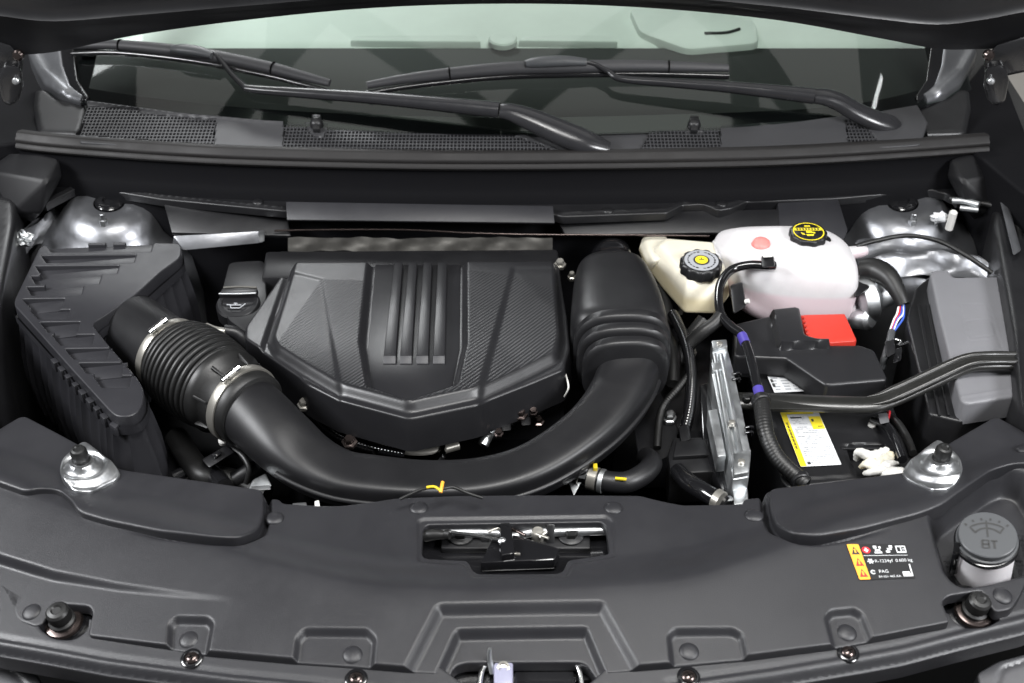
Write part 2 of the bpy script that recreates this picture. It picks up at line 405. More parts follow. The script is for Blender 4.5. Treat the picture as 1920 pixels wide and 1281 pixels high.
# ================================================================ FRONT COVER
_cr = crom([P(*q, 0)[:2] for q in [(-260, 800), (-100, 868), (0, 905), (145, 962), (330, 1010), (520, 1062), (640, 1090), (760, 1104), (960, 1108), (1150, 1100), (1290, 1085), (1440, 1040), (1580, 990), (1740, 955), (1900, 900), (2020, 855), (2200, 790)]], 8)
def crease_y(x): return np.interp(x, _cr[:, 0], _cr[:, 1])
def cover_f(x, y):
    d = y-crease_y(x); w = .008; sp = w*np.log1p(np.exp(np.clip(-d/w, -40, 40)))
    return -.02*d-.20*sp-.018*sst(d/.075)
FC = HF(cover_f); FS = HF(lambda x, y: cover_f(x, y)-.012)
t = thing('radiator_cover', 'wide black grained plastic panel across the front of the engine bay', 'cover panel')
outline = [(-90, 850), (0, 805), (43, 780), (110, 815), (152, 838), (225, 882), (490, 921), (497, 934), (524, 936), (530, 944), (600, 948), (640, 948), (690, 942), (740, 934), (860, 929), (960, 928), (1100, 928), (1200, 929), (1235, 938), (1280, 947), (1392, 945), (1395, 936), (1428, 932), (1440, 921), (1570, 905), (1700, 888), (1781, 833), (1868, 783), (1925, 815), (2010, 870), (2010, 1040), (1925, 1090), (1912, 1118), (1896, 1142), (1866, 1148), (1851, 1128), (1842, 1107), (1778, 1117), (1766, 1128), (1782, 1166), (1637, 1194), (1565, 1207), (1402, 1228), (1257, 1242), (1192, 1247), (1122, 1252), (1105, 1226), (1090, 1218), (872, 1219), (850, 1226), (840, 1253), (770, 1250), (695, 1244), (550, 1234), (383, 1219), (310, 1206), (163, 1184), (172, 1140), (165, 1128), (105, 1121), (95, 1131), (76, 1160), (62, 1164), (30, 1151), (0, 1092), (-90, 1040)]
latch_hole = [(793, 990), (800, 981), (1128, 976), (1137, 984), (1143, 1035), (1065, 1047), (1055, 1068), (1045, 1072), (895, 1073), (885, 1065), (877, 1048), (797, 1044), (790, 1035)]
feats = [
    dict(l=[(501, 925), (502, 969), (489, 1003), (447, 1020), (400, 1017), (300, 1006), (200, 984)], h=-.013, w=.0036, fade=.20),
    dict(l=[(1431, 925), (1434, 963), (1450, 997), (1488, 1014), (1530, 1017), (1600, 1006), (1680, 988)], h=-.013, w=.0036, fade=.14),
    dict(p=[(-160, 980), (0, 1043), (100, 1074), (220, 1097), (330, 1112), (440, 1125), (440, 1320), (-160, 1250)], h=-.012, w=.009, ramp=((440, 1126), (60, 1066), 0, 1)),
    dict(p=[(1752, 968), (1762, 956), (1858, 893), (1890, 882), (1930, 890), (1970, 960), (1945, 1060), (1850, 1085), (1800, 1092), (1780, 1070)], h=-.045, w=.022, r=.014),
    dict(p=[(315, 1235), (318, 1166), (330, 1155), (388, 1158), (397, 1168), (383, 1245)], h=-.009, w=.008),
    dict(p=[(548, 1270), (558, 1196), (572, 1181), (688, 1182), (702, 1196), (695, 1275)], h=-.009, w=.008),
    dict(p=[(1264, 1275), (1255, 1192), (1266, 1181), (1374, 1180), (1390, 1190), (1408, 1265)], h=-.009, w=.008),
    dict(p=[(1570, 1235), (1550, 1157), (1560, 1146), (1600, 1142), (1616, 1152), (1645, 1225)], h=-.009, w=.008),
    dict(p=[(824, 1138), (1128, 1133), (1205, 1270), (755, 1272)], h=-.011, w=.014),
    dict(p=[(858, 1172), (1099, 1168), (1142, 1270), (812, 1272)], h=-.012, w=.010),
    dict(p=[(783, 978), (792, 972), (1137, 967), (1149, 976), (1153, 1043), (1074, 1056), (1062, 1080), (886, 1082), (870, 1057), (785, 1052)], h=-.003, w=.006),
]
relief('panel', FC, outline, 'cover_plastic', t, feats, res=.0016, depth=.013, edge=.0022, rc=.006, holes=[dict(p=latch_hole, r=.006)])
FP = HF(lambda x, y: cover_f(x, y)+.0095)
relief('raised_pad', FP, [(-90, 846), (0, 802), (43, 777), (110, 812), (152, 835), (225, 879), (489, 917), (494, 926), (494, 965), (481, 994), (445, 1008), (400, 1006), (300, 996), (200, 976), (146, 960), (132, 936), (110, 918), (78, 915), (48, 922), (0, 905), (-90, 872)], 'cover_plastic', t, res=.0024, depth=.020, edge=.0034, rc=.012)
relief('raised_pad', FP, [(1441, 916), (1570, 901), (1700, 884), (1781, 829), (1868, 779), (1925, 811), (2010, 866), (2010, 884), (1900, 868), (1860, 880), (1770, 944), (1745, 955), (1720, 964), (1620, 990), (1530, 1005), (1490, 1002), (1458, 987), (1444, 955)], 'cover_plastic', t, res=.0024, depth=.020, edge=.0034, rc=.012)
for (px, py, h) in [(515, 972, 0), (785, 953, 0), (1150, 953, 0), (1414, 967, 0), (56, 1136, -.012), (352, 1188, -.012), (660, 1218, -.010), (1293, 1212, -.010), (1590, 1177, -.010), (1880, 1118, 0), (1918, 853, .011)]:
    dome_clip('push_clip', FC, px, py, .0122, 'cover_plastic', t, h=h-.0004, ht=.0045)
# ---- grille trim strip below the cover
t = thing('grille_trim', 'dark plastic trim strip along the front edge below the radiator cover', 'trim')
relief('strip', FS, [(-90, 1040), (0, 1092), (60, 1130), (160, 1158), (310, 1185), (550, 1212), (800, 1232), (842, 1262), (872, 1285), (890, 1300), (1080, 1300), (1100, 1285), (1126, 1262), (1160, 1230), (1260, 1222), (1400, 1208), (1565, 1186), (1780, 1146), (1900, 1115), (2010, 1040), (2010, 1150), (1920, 1180), (1700, 1236), (1450, 1280), (1280, 1305), (960, 1330), (700, 1315), (430, 1288), (200, 1258), (0, 1222), (-90, 1200)], 'cover_plastic', t,
       [dict(l=[(-90, 1175), (0, 1196), (200, 1232), (430, 1262), (700, 1290)], h=-.002, w=.003), dict(l=[(2010, 1125), (1920, 1150), (1700, 1206), (1450, 1250), (1250, 1280)], h=-.002, w=.003),
        dict(p=[(-120, 1195), (0, 1214), (200, 1250), (430, 1281), (700, 1306), (960, 1322), (1280, 1297), (1450, 1271), (1700, 1226), (1920, 1170), (2040, 1130), (2040, 1400), (-120, 1400)], h=-.012, w=.012)],
       res=.0026, depth=.02, edge=.002, holes=[dict(p=[(95, 1118), (165, 1115), (166, 1180), (140, 1200), (100, 1198), (70, 1175), (80, 1140)], r=.01), dict(p=[(1768, 1112), (1842, 1098), (1862, 1150), (1878, 1160), (1850, 1176), (1812, 1178), (1782, 1160)], r=.01)])
for px, py in [(360, 1235), (668, 1274), (1291, 1270), (1590, 1224)]:
    c = FS.at(px, py, 0); N = hfn(FS, c)
    s = lathe('screw', c, N, [(.0135, -.002), (.0135, .0012), (.012, .0022), (.0095, .0022), (.0085, .0008)], 'gloss_black', t, n=28)
    h = lathe('screw_head', c, N, [(.008, .0), (.0078, .0025), (.006, .0042), (.003, .005), (.0001, .0052)], 'screw', s, n=24)
    for a in (0.4, 0.4+math.pi/2):
        box('cross_slot', c+N*.0049, (.009, .0014, .0012), 'void', s, 0, (0, 0, math.degrees(a)))
# ---- structure under the front edge
t = thing('bumper_beam', 'dark painted radiator support beam seen through the gaps below the front cover', 'beam')
relief('beam_top', HF(lambda x, y: cover_f(x, y)-.045), [(-90, 900), (300, 1000), (700, 960), (1250, 960), (1600, 1000), (2010, 900), (2010, 1120), (1400, 1250), (960, 1290), (500, 1250), (-90, 1150)], 'body_black', t, res=.008, depth=.05, edge=0)
# headlamp corners
t = thing('headlamp', 'grey headlamp housing corner at the bottom left below the trim strip', 'headlamp', 'headlamp corners')
S = Plane(20, 1260, -.11, 8, 0)
relief('housing', S, [(-120, 1232), (0, 1240), (45, 1252), (72, 1266), (84, 1320), (-120, 1330)], 'lamp_housing', t, [dict(l=[(-60, 1250), (20, 1256), (62, 1300)], h=-.003, w=.003)], depth=.05)
t = thing('headlamp', 'pale headlamp housing corner at the bottom right below the trim strip', 'headlamp', 'headlamp corners')
S = Plane(1880, 1250, -.12, 8, 0)
relief('housing', S, [(1832, 1262), (1870, 1240), (1935, 1222), (2010, 1210), (2010, 1330), (1846, 1330)], 'lamp_housing', t, [dict(l=[(1862, 1300), (1880, 1252), (1960, 1230)], h=-.003, w=.003)], depth=.05)
# ---- warning label
UL, VL = FC.at(1640, 1050), None
class Aff:
    """label sheet lying on a surface, given by its four traced corners (tl,tr,br,bl); coordinates 0..1"""
    def __init__(s, S, q, h):
        s.c = [S.at(*p)+S.N*h for p in q]; s.N = nrm(np.cross(s.c[2]-s.c[3], s.c[0]-s.c[3])); s.U = nrm(s.c[2]-s.c[3]); s.V = np.cross(s.N, s.U)
        s.w = np.linalg.norm(s.c[2]-s.c[3]); s.hh = np.linalg.norm(s.c[0]-s.c[3])
    def p(s, a, b, h=0):
        c = s.c; return (c[3]*(1-a)+c[2]*a)*(1-b)+(c[0]*(1-a)+c[1]*a)*b+s.N*h
    def patch(s, name, pts, mat, parent, h=.0003, rc=0, th=.0002):
        q = roundpoly(pts, rc, 4) if rc else pts
        a = np.array([s.p(x, y, h) for x, y in q]); b = a-s.N*th; n = len(a)
        return ob(name, np.concatenate([a, b]), [tuple(range(n)), tuple(range(n, 2*n))[::-1]]+[(i, i+n, (i+1) % n+n, (i+1) % n) for i in range(n)], mat, parent, smooth=False)
    def rect(s, name, x0, y0, x1, y1, mat, parent, h=.0003, rc=0): return s.patch(name, [(x0, y0), (x1, y0), (x1, y1), (x0, y1)], mat, parent, h, rc)
    def bars(s, name, rects, mat, parent, h=.0006):
        V = []; F = []
        for (x0, y0, x1, y1) in rects:
            i = len(V); V += [s.p(x0, y0, h), s.p(x1, y0, h), s.p(x1, y1, h), s.p(x0, y1, h)]; F.append((i, i+1, i+2, i+3))
        o = ob(name, V, F, mat, parent, smooth=False); return stuff(o) if len(rects) > 1 else o
    def ring(s, name, cx, cy, ro, ri, mat, parent, h=.0006, n=28, a0=0, a1=2*math.pi, ax=None):
        k = s.w/s.hh; V = []; F = []; full = abs(a1-a0) > 6.28
        m = n if full else n+1
        for i in range(m):
            a = a0+(a1-a0)*i/n
            for r in (ro, ri): V.append(s.p(cx+r*math.cos(a), cy+r*math.sin(a)*k, h))
        for i in range(n): j = (i+1) % m; F.append((2*i, 2*j, 2*j+1, 2*i+1))
        return ob(name, V, F, mat, parent, smooth=False)
    def text(s, name, st, x, y, size, mat, parent, h=.0006): return text(name, st, s.p(x, y, h), s.U, s.V, size, mat, parent, ext=0)
t = thing('warning_label', 'black and orange warning sticker with white symbols on the front cover', 'sticker')
A = Aff(FC, [(1586, 1021), (1697, 1021), (1716, 1085), (1611, 1089)], .0006)
A.rect('sheet', 0, 0, 1, 1, 'label_black', t, .0004, .03)
A.patch('hazard_strip', roundpoly([(0.005, 0.01), (.205, 0.01), (.205, .99), (0.005, .99)], .03), 'label_orange', t, .0007)
for i, cy in enumerate((.80, .48, .18)):
    A.patch('triangle', [(.035, cy-.10), (.175, cy-.10), (.105, cy+.12)], 'ink' if i == 0 else 'label_red', t, .0010)
    A.patch('mark', [(.09, cy-.06), (.12, cy-.06), (.12, cy+.05), (.09, cy+.05)], 'label_orange', t, .0012)
A.ring('red_circle', .30, .82, .072, .052, 'label_red', t, .0008); A.patch('red_disc', [(.30+.05*math.cos(a), .82+.05*A.w/A.hh*math.sin(a)) for a in np.linspace(0, 6.2, 20)], 'label_red', t, .0008)
A.bars('pictograms', [(.285, .76, .315, .88), (.26, .80, .34, .83), (.43, .72, .56, .77), (.45, .79, .54, .84), (.43, .86, .49, .94), (.52, .86, .56, .92), (.63, .74, .70, .80), (.66, .82, .74, .87), (.70, .88, .76, .95), (.81, .73, .98, .77), (.81, .73, .83, .92), (.96, .73, .98, .92), (.885, .73, .905, .92), (.81, .90, .98, .94), (.92, .84, .95, .86), (.92, .80, .95, .82), (.22, .655, .98, .668)], 'label_white', t, .0010)
for k in range(3):
    a = k*math.pi/3; dx, dy = .055*math.cos(a), .055*math.sin(a)*A.w/A.hh; nx, ny = -.012*math.sin(a), .012*math.cos(a)*A.w/A.hh
    A.patch('snowflake', [(.31-dx-nx, .50-dy-ny), (.31+dx-nx, .50+dy-ny), (.31+dx+nx, .50+dy+ny), (.31-dx+nx, .50-dy+ny)], 'label_white', t, .0010+.0002*k)
A.text('refrigerant_text', 'R-1234yf  0.600 kg', .38, .46, .0064, 'label_white', t, .0010)
A.ring('compressor_symbol', .29, .20, .045, .022, 'label_white', t, .0010, a0=.4, a1=5.6)
A.text('oil_text', 'PAG', .39, .17, .0066, 'label_white', t, .0010)
A.text('code_text', '84 651 465 AA', .36, .04, .0046, 'label_white', t, .0010)
A.bars('barcode', [(.80, .05, .93, .19), (.95, .05, .975, .40), (.93, .05, .96, .13)], 'label_white', t, .0010)
# ---- hood latch
t = thing('hood_latch', 'gloss black hood latch with silver rod in the front cover opening', 'latch')
S = Plane(960, 1020, -.056, 0)
relief('latch_plate', S, [(770, 985), (1160, 978), (1172, 1060), (1080, 1080), (1070, 1110), (870, 1112), (860, 1085), (768, 1080)], 'gloss_black', t, [dict(l=[(770, 990), (900, 988), (960, 1003), (1020, 988), (1160, 984)], h=.016, w=.010)], res=.003, depth=.02, edge=.002)
for px in (864, 1070):
    q = S.at(px, 1016, .004)
    b = box('bolt_bracket', q+V3(.012 if px < 960 else -.012, 0, .0), (.075, .042, .010), 'black_plastic', t, .003)
    bo = lathe('bolt', q, (0, 0, 1), [(.017, 0), (.017, .008), (.014, .010)], 'black_plastic', t, n=28)
    lathe('bolt_head', q, (0, 0, 1), [(.0105, .009), (.0105, .016), (.009, .018)], 'rubber', bo, n=6, sharp=20)
tubew('latch_glint', [P(790, 1001, -.040), P(860, 999, -.039), P(930, 1000, -.039), P(962, 1006, -.040), P(994, 999, -.039), P(1060, 997, -.039), P(1143, 995, -.040)], .0062, 'zinc', t, n=20)  # bright zinc bar stands in for the lamp reflection on the black plate
for (a, b, r_) in [((905, 990), (910, 1012), .010), ((1028, 990), (1032, 1014), .010)]:
    hull('stay', [S.at(a[0]-8, a[1], .004), S.at(a[0]+8, a[1], .004), S.at(b[0]-8, b[1]+18, .004), S.at(b[0]+8, b[1]+18, .004), S.at(a[0]-8, a[1], .03), S.at(a[0]+8, a[1], .03), S.at(b[0]+8, b[1], .03), S.at(b[0]-8, b[1], .03)], 'black_plastic', t)
hull('claw', [S.at(x, y, h) for x, y in ((925, 1028), (958, 1022), (1050, 1050), (1040, 1072), (900, 1078), (930, 1062)) for h in (.004, .022)], 'gloss_black', t, .003)
hull('claw_lever', [S.at(x, y, h) for x, y in ((936, 1010), (958, 1008), (966, 1070), (940, 1075)) for h in (.015, .032)], 'gloss_black', t, .003)
for i, (a, b) in enumerate([((915, 1020), (945, 1011)), ((958, 1014), (985, 1028)), ((1000, 1022), (1028, 1034)), ((1010, 1030), (1024, 1022)), ((950, 1060), (975, 1064))]):
    tubew('link', [S.at(*a, .022), S.at(*b, .024)], .0022, 'steel' if i != 1 else 'screw', t, n=8, smooth=0)
lathe('pivot', S.at(1008, 1018, .01), (0, -.2, 1), [(.009, 0), (.009, .012), (.007, .015), (.0001, .0155)], 'steel', t, n=20)
tubew('release_rod', [S.at(838, 1026, .028), S.at(880, 1033, .03), S.at(940, 1044, .03)], .0024, 'chrome', t, n=10, smooth=0)
tubew('rod_sleeve', [S.at(797, 1026, .02), S.at(815, 1027, .024), S.at(838, 1030, .026)], [.008, .0075, .0055], 'rubber', t, n=12)
tubew('rod_collar', [S.at(836, 1029, .027), S.at(845, 1031, .028)], .0068, 'rubber', t, n=12, smooth=0)
lathe('rod_end', S.at(942, 1044, .026), (0, -.3, 1), [(.005, 0), (.005, .006), (.002, .008)], 'zinc', t, n=14)
# ---- hood release handle below
t = thing('safety_catch', 'chrome hood safety catch with lilac plastic piece in the bottom centre opening', 'catch')
S = Plane(980, 1250, -.056, 0)
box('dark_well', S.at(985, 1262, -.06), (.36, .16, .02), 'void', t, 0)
tubew('striker_loop', [S.at(898, 1300, .004), S.at(905, 1266, .01), S.at(925, 1256, .01), S.at(1000, 1254, .01), S.at(1068, 1254, .01), S.at(1085, 1266, .01), S.at(1092, 1300, .004)], .0035, 'chrome', t, n=10)
tubew('hook', [P(924, 1262, -.05), P(920, 1245, -.040), P(918, 1230, -.030), P(919, 1216, -.020)], [.004, .0036, .003, .0022], 'alu_cast', t, n=10)
b = hull('lilac_sleeve', [S.at(x, y, h) for x, y in ((926, 1258), (932, 1250), (956, 1250), (962, 1258), (962, 1300), (926, 1300)) for h in (-.01, .018)], 'lilac_plastic', t, .003)
lathe('eyelet', S.at(944, 1270, .017), (0, -.5, 1), [(.0075, 0), (.0075, .002), (.005, .003), (.004, .001)], 'steel', b, n=18)
hull('catch_plate', [S.at(x, y, h) for x, y in ((965, 1263), (1075, 1262), (1085, 1310), (965, 1310)) for h in (-.012, .004)], 'body_black', t, .002)
# ---- washer filler
t = thing('washer_filler', 'white washer fluid filler neck with grey cap in recess at right', 'filler')
c = FC.at(1838, 1075, -.049); ax = nrm((0.06, -.02, 1)); 
top = P(1852, 1002, .022)
ax = nrm(top-P(1842, 1062, -.045)); base = P(1842, 1062, -.045); L = np.linalg.norm(top-base)
lathe('neck', base, ax, [(.036, -.01), (.036, L*.45), (.034, L*.80)], 'white_tank', t, n=40)
cp = lathe('cap', base, ax, [(.0365, L*.78), (.0372, L*.80), (.0372, L*.86), (.034, L*.88), (.0352, L*.9), (.0352, L*.985), (.034, L)], 'washer_cap', t, n=48)
tubew('cap_strap', [base+ax*L*.82+V3(-.037, -.004, 0), base+ax*L*.6+V3(-.040, -.012, 0), base+ax*L*.25+V3(-.041, -.012, -.002), base+V3(-.04, -.01, -.002)], .005, 'gloss_black', t, n=8, flat=.4)
lathe('collar', base, ax, [(.0385, L*.70), (.0392, L*.71), (.0392, L*.79), (.0375, L*.80)], 'gloss_black', t, n=40)
class Fr:
    def __init__(s, c, U, V): s.c, s.U, s.V = c, U, V; s.N = nrm(np.cross(U, V))
uu = nrm(V3(1, .02, 0)-ax*ax[0]); vv = np.cross(ax, uu); cc = base+ax*(L+.0004)
rot = -.18; U2 = uu*math.cos(rot)+vv*math.sin(rot); V2 = np.cross(ax, U2)
def cpt(a, b): return cc+U2*a*.034+V2*b*.034
def strip2(name, pts, w, mat, par, h=0):
    pts = np.array(pts, float); V = []; F = []
    for i, p in enumerate(pts):
        d = pts[min(i+1, len(pts)-1)]-pts[max(i-1, 0)]; n = np.array([-d[1], d[0]]); n /= np.linalg.norm(n)+1e-9
        V += [cpt(*(p+n*w))+ax*h, cpt(*(p-n*w))+ax*h]
    F = [(2*i, 2*i+1, 2*i+3, 2*i+2) for i in range(len(pts)-1)]
    return ob(name, V, F, mat, par, smooth=False)
arc = lambda r, a0, a1, cy, n=14: [(r*math.cos(a0+(a1-a0)*i/n), cy+r*math.sin(a0+(a1-a0)*i/n)) for i in range(n+1)]
strip2('windshield_symbol', [(-.42, .05)]+arc(.95, R(128), R(52), -.45)+[(.42, .05)]+arc(.55, R(45), R(135), -.28)+[(-.42, .05)], .035, 'ink', cp, .0001)
strip2('spray_stem', [(0, -.12), (0, .62)], .03, 'ink', cp, .0002)
for k in range(6):
    a = R(130-16*k); strip2('spray_drop', [(1.08*math.cos(a), -.45+1.08*math.sin(a)), (1.18*math.cos(a), -.45+1.18*math.sin(a))], .035, 'ink', cp, .0002)
for pl in ([(-.22, -.28), (.0, -.28), (.0, -.62), (-.22, -.62), (-.22, -.28)], [(-.22, -.45), (0, -.45)], [(.08, -.3), (.3, -.3)], [(.19, -.3), (.19, -.64)]):
    strip2('cap_mark', pl, .035, 'ink', cp, .0003)
# ---- hood bump stops on silver brackets
def bump(px, py, flip, label):
    t = thing('hood_bump_stop', label, 'bump stop', 'bump stops on silver brackets')
    S = HF(lambda x, y: cover_f(x, y)+.024) ; m = (lambda x: px+flip*x)
    o = [(m(4), py-28), (m(70), py+22), (m(66), py+34), (m(36), py+50), (m(10), py+60), (m(-16), py+58), (m(-36), py+45), (m(-44), py+25), (m(-38), py+8)]
    def cupf(u, v, q=S.hit(m(2), py+22)):
        d = np.hypot(u-q[0], v-q[1]); return .008*sst((.021-d)/.005)-.004*np.exp(-((d-.026)/.004)**2)-.010*sst((d-.034)/.012)*(v < q[1]+.01)
    b = relief('bracket', S, o, 'zinc', t, [dict(fn=cupf)], res=.002, depth=.014, edge=.003, rc=.012)
    c = S.at(m(2), py+20, .002); N = nrm((0, -.12, 1))
    s = lathe('rubber_stop', c, N, [(.0125, -.006), (.012, .008), (.0105, .0105), (.0115, .013), (.011, .024), (.009, .028), (.006, .029), (.0045, .027), (.0001, .027)], 'rubber', t, n=32)
bump(153, 851, 1, 'black rubber bump stop on silver bracket at the left of the front cover')
bump(1764, 848, -1, 'black rubber bump stop on silver bracket at the right of the front cover')
def bump2(px, py, label):
    t = thing('hood_bump_stop', label, 'bump stop', 'bump stops in notches of the front cover')
    c = FC.at(px, py); N = hfn(FC, c); c = HF(lambda x, y: cover_f(x, y)-.030).at(px, py)
    lathe('seat_plate', c, N, [(.045, -.012), (.045, -.004), (.038, .0), (.026, .002), (.024, .004)], 'gloss_black', t, n=36)
    lathe('flange', c, N, [(.023, .003), (.024, .005), (.022, .008), (.018, .009)], 'screw', t, n=32)
    lathe('rubber_stop', c, N, [(.0165, .006), (.0165, .014), (.0135, .016), (.0135, .019), (.0145, .020), (.0140, .031), (.0115, .034), (.007, .035), (.005, .033), (.0001, .033)], 'rubber', t, n=32)
bump2(122, 1172, 'black rubber bump stop in the notch at the front left corner')
bump2(1822, 1152, 'black rubber bump stop in the notch at the front right corner')
# ================================================================ ENGINE COVER
def striped(name, base, rough, ang, pitch, strength=.5):
    m = M(name, base, rough, var=(7, .04)); nt = m.node_tree; b = nt.nodes['Principled BSDF']
    tc = nt.nodes.new('ShaderNodeTexCoord'); mp = nt.nodes.new('ShaderNodeMapping'); mp.inputs['Rotation'].default_value = (0, 0, ang)
    w = nt.nodes.new('ShaderNodeTexWave'); w.inputs['Scale'].default_value = 1/pitch/3.18*1.0; w.inputs['Distortion'].default_value = 0; w.bands_direction = 'X'
    bp = nt.nodes.new('ShaderNodeBump'); bp.inputs['Strength'].default_value = strength; bp.inputs['Distance'].default_value = .0012
    nt.links.new(tc.outputs['Object'], mp.inputs['Vector']); nt.links.new(mp.outputs['Vector'], w.inputs['Vector'])
    nt.links.new(w.outputs['Fac'], bp.inputs['Height']); nt.links.new(bp.outputs['Normal'], b.inputs['Normal']); return m
striped('carbon_weave', (.012, .012, .0135), .34, R(38), .0060, .30)
def assign(o, S, poly, mat, minn=.95):
    """second material on the upward faces inside a traced polygon"""
    o.data.materials.append(MATS[mat]); k = len(o.data.materials)-1
    pl = roundpoly([S.hit(*q) for q in poly], .002); w = np.array(wloc(o)); me = o.data
    n = len(me.polygons); c = np.empty(n*3); me.polygons.foreach_get('center', c); c = c.reshape(-1, 3)+w-S.O
    nn = np.empty(n*3); me.polygons.foreach_get('normal', nn); nn = nn.reshape(-1, 3)@S.N
    d, _, _ = sdf(c@S.U, c@S.V, pl); mi = np.zeros(n, int); me.polygons.foreach_get('material_index', mi)
    mi[(d > 0) & (nn > minn)] = k; me.polygons.foreach_set('material_index', mi); me.update()
t = thing('engine_cover', 'black engine cover with carbon weave panels and four vertical ribs', 'engine cover')
EC = Plane(768, 640, -.012, -3)
emb = [(697, 470), (679, 653), (693, 737), (769, 762), (855, 733), (872, 657), (872, 470)]
o = relief('shell', EC, [(540, 497), (500, 555), (460, 612), (459, 634), (498, 660), (560, 702), (575, 720), (640, 752), (768, 786), (897, 759), (914, 746), (1058, 690), (1069, 652), (1063, 590), (1046, 494)], 'engine_plastic', t, [
    dict(p=[(552, 502), (508, 640), (518, 660), (572, 696), (640, 738), (768, 772), (893, 745), (1044, 674), (1053, 640), (1042, 500)], h=.014, w=.014, r=.010),
    dict(p=emb, h=-.010, w=.011, r=.003),
    dict(p=[(535, 520), (604, 537), (640, 748), (560, 705), (490, 655)], h=-.005, w=.009, r=.004, ramp=((606, 600), (510, 620), .35, 1)),
    dict(p=[(962, 515), (940, 600), (898, 755), (1080, 690), (1080, 515)], h=-.0045, w=.010, r=.004, ramp=((930, 640), (1050, 610), 1, .3)),
], res=.0026, depth=.052, edge=.004, rc=.008, flare=.004)
assign(o, EC, [(700, 540), (604, 537), (530, 640), (515, 660), (570, 692), (640, 738), (768, 772), (893, 745), (1040, 672), (1050, 560), (960, 530), (874, 520), (876, 660), (862, 738), (769, 768), (690, 742), (674, 655)], 'carbon_weave')
S2 = Plane(768, 640, -.012, -3); S2.O = EC.O+EC.N*.0046
prism('emblem_plate', S2, [(704, 496), (690, 657), (700, 731), (769, 753), (848, 728), (862, 657), (864, 496)], .003, 'engine_plastic', t, .0008)
S3 = Plane(768, 640, -.012, -3); S3.O = EC.O+EC.N*.0135
for x0, x1, a0, a1 in [(718, 741, 737, 753), (749, 771, 764, 780), (780, 802, 792, 808), (811, 833, 819, 836)]:
    b = prism('rib', S3, [(a0+2, 492), (a1+2, 492), (x1+1, 667), (x0+1, 667)], .010, 'engine_plastic', t, .0012)
    q = [S3.at(x0+1, 667), S3.at(x1+1, 667)]; z9 = EC.N*.009; f = V3(0, -.010, 0)
    hull('rib_end', [q[0], q[1], q[0]-z9, q[1]-z9, q[0]-z9+f, q[1]-z9+f, q[0]-z9*.8+f, q[1]-z9*.8+f], 'cowl_plastic', b, .0006)  # paler plastic than the ribs, imitating front light caught by the ends
prism('rear_shroud', Plane(768, 480, -.02, 0), [(498, 470), (1046, 466), (1052, 520), (490, 520)], .05, 'black_plastic', t, .006)
prism('side_block', Plane(460, 520, -.028, 0), [(430, 492), (495, 488), (500, 560), (480, 600), (465, 625), (428, 600), (412, 560)], .05, 'black_plastic', t, .008, rc=.012)
# oil filler
t = thing('oil_filler_cap', 'black oil filler cap with oil can symbol beside the engine cover', 'cap')
q = P(447, 572, -.028)
lathe('cap', q, (0, -.15, 1), [(.036, -.02), (.036, .002), (.033, .006), (.026, .007), (.0255, .006)], 'black_plastic', t, n=36)
hull('grip', [q+V3(a, b, h) for a, b in ((-.032, .008), (.03, .010), (.03, .026), (-.03, .026)) for h in (.004, .016)], 'black_plastic', t, .003)
tubew('grip_edge', [q+V3(-.031, .008, .0165), q+V3(0, .0065, .0175), q+V3(.029, .010, .0165)], .0016, 'alu_cast', t, n=8)
tubew('grip_edge', [q+V3(-.028, .03, .014), q+V3(0, .031, .015), q+V3(.027, .03, .014)], .0022, 'foil', t, n=8)
c0 = q+V3(0, -.012, .008)
for a, b in (((-.010, 0), (.008, 0)), ((-.010, 0), (-.008, -.007)), ((-.008, -.007), (.006, -.007)), ((.006, -.007), (.014, .003)), ((-.010, 0), (-.016, .001)), ((-.002, 0), (-.002, .004)), ((-.005, .004), (.001, .004))):
    tubew('oil_can_symbol', [c0+V3(a[0], a[1], -.15*-a[1]), c0+V3(b[0], b[1], -.15*-b[1])], .0009, 'label_grey', t, n=6, smooth=0)
# ================================================================ INTAKE DUCT
t = thing('intake_duct', 'black curved intake duct running in front of the engine cover', 'duct')
# px, py, z, half width, half height, squareness
d = [(432, 738, -.014, .050, .050, 2), (478, 778, -.016, .050, .049, 2), (532, 828, -.024, .048, .042, 2.2), (582, 868, -.036, .043, .032, 3), (638, 895, -.046, .039, .027, 4), (700, 906, -.050, .038, .026, 5), (800, 914, -.052, .036, .026, 5), (900, 909, -.050, .036, .026, 5), (985, 887, -.045, .036, .027, 4.6), (1060, 846, -.038, .037, .029, 4.4), (1125, 792, -.031, .040, .033, 3.8), (1168, 730, -.025, .045, .040, 3.2), (1178, 680, -.022, .050, .045, 2.8), (1172, 640, -.020, .050, .045, 2.6)]
dc = crom([np.append(P(*q[:3]), q[3:]) for q in d], 7); dF = np.gradient(dc[:, :3], axis=0); dS = np.cross(dF, V3(0, 0, 1)); dS /= np.linalg.norm(dS, axis=1)[:, None]
loft('pipe', [(c[:3], s_*c[3], V3(0, 0, 1)*c[4], c[5]) for c, s_ in zip(dc, dS)], 'duct_plastic', t, n=48, sharp=60)
def seam(name, off, s0, s1, rr):
    a, b = int(s0*len(dc)), int(s1*len(dc))
    return tubew(name, [dc[k, :3]+dS[k]*dc[k, 3]*off[0]+V3(0, 0, 1)*dc[k, 4]*off[1] for k in range(a, b)], rr, 'duct_plastic', t, n=8, smooth=0)
seam('seam', (1.0, -.1), .20, .97, .0042)
seam('seam', (.86, .62), .22, .52, .0018)
seam('seam', (.90, .55), .60, .92, .0016)
